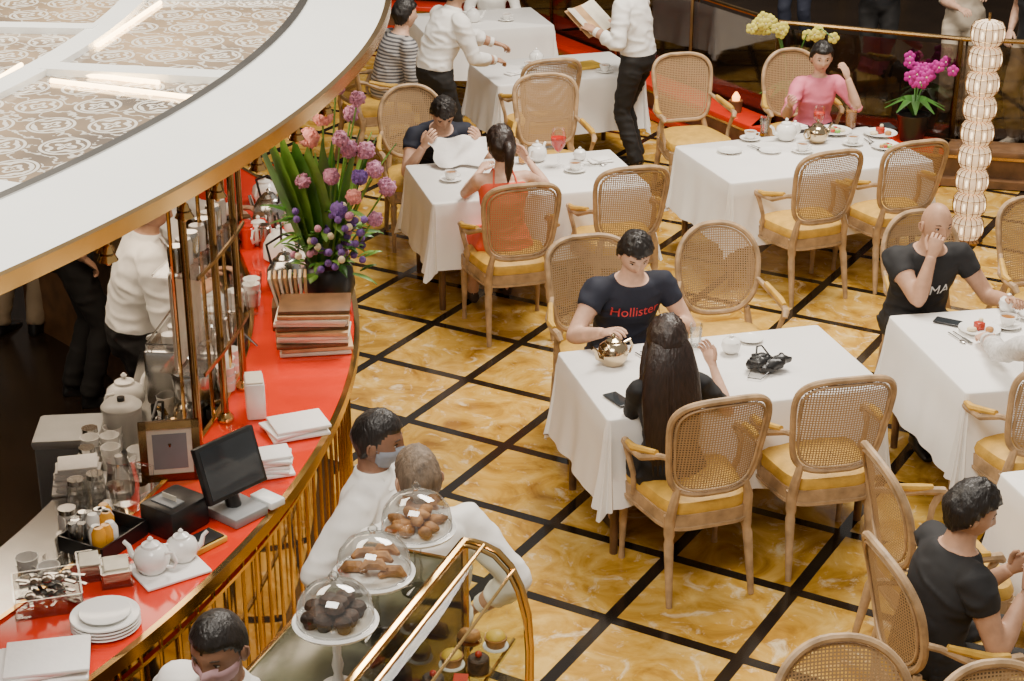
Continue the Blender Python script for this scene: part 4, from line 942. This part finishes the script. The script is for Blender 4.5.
b.box((-.005,-Lc/2,.95),(.01,Lc,.85),GLASSD)
b.box((-.19,-Lc/2,.63),(.34,Lc+.04,1.26),DWOOD); b.box((-.19,-Lc/2,1.28),(.37,Lc+.06,.04),GREENM,0,.006); b.box((-.378,-Lc/2,1.28),(.012,Lc+.06,.05),BRASS); b.box((-.19,.035,1.28),(.37,.012,.05),BRASS)
b.build('cake_display_case',(-.155,4.90,0),rad(-20.7))
def stand(loc,kind,seed):
    random.seed(seed); b=MB(); D=.07
    b.lathe([(.055,0),(.052,.008),(.02,.02),(.012,.05),(.018,.08),(.012,.11),(.014,.16),(.03,.138+D),(.112,.148+D),(.124,.158+D),(.121,.162+D),(.03,.153+D),(0.001,.153+D)],GLASS if kind!=1 else PORC,n=32)
    b.lathe([(.122,.150+D),(.125,.158+D),(.120,.160+D)],PORC,n=36); b.lathe([(.001,.155+D),(.112,.156+D)],PORC,n=36,cap=False)
    b.lathe([(.110,.162+D),(.112,.19+D),(.105,.225+D),(.084,.255+D),(.052,.274+D),(.012,.282+D),(.008,.292+D),(.016,.307+D),(.004,.322+D)],CLEARP,n=36,cap=False); b.tube([(.111*math.cos(k*math.pi/18),.111*math.sin(k*math.pi/18),.163+D) for k in range(36)],.0025,GLASS,5,closed=True)
    for i in range(13 if kind!=2 else 6):
        a=i*2.4; r=.080*math.sqrt((i+.3)/13 if kind!=2 else (i+.3)/7); z=.175+D+(.028 if i<4 else 0); x,y=r*math.cos(a),r*math.sin(a)
        if kind==0: b.sph((x,y,z),(.034,.020,.018),PASTRY,10,7,R=Matrix.Rotation(a,3,'Z'),nz=.3)
        if kind==1: b.lathe([(.018,-.015),(.024,.005),(.03,.012),(.024,.026),(.006,.034)],CHOC,c=(x,y,z),n=12)
        if kind==2: b.tube([(x-.04,y-.012,z-.002),(x-.02,y+.008,z+.004),(x+.02,y+.008,z+.004),(x+.04,y-.012,z-.002)],[.007,.018,.018,.007],PASTRY,8)
    b.build('cake_stand',loc)
stand((-.300,4.76,1.30),0,1); stand((-.415,4.49,1.30),2,2); stand((-.505,4.22,1.30),1,3)
# ------------------------------------------------------------------ lights / world
w=bpy.data.worlds.new('world'); C.scene.world=w; w.use_nodes=True; bg=w.node_tree.nodes['Background']; bg.inputs[0].default_value=(1,.90,.78,1); bg.inputs[1].default_value=.38
def area(name,loc,size,energy,col,tgt):
    l=bpy.data.lights.new(name,'AREA'); l.shape='RECTANGLE'; l.size=size[0]; l.size_y=size[1]; l.energy=energy; l.color=col; o=bpy.data.objects.new(name,l); C.collection.objects.link(o); o.location=loc
    o.rotation_euler=(V(tgt)-V(loc)).to_track_quat('-Z','Y').to_euler()
area('atrium_light_main',(2.5,11,8.5),(3.6,3.6),1450,(1,.91,.79),(1.0,8.5,0))
area('atrium_light_front',(-1,2,7.5),(3.5,2.5),520,(1,.93,.83),(.2,7,0.5))
area('bar_light',(-3.5,7.5,5.5),(2.5,3),330,(1,.88,.70),(-1.5,7,1))
area('canopy_fill',(-2.1,7.4,2.42),(1.0,2.6),55,(1,.80,.58),(-2.0,7.4,0))  # added fill light under the canopy, brightens the bartender
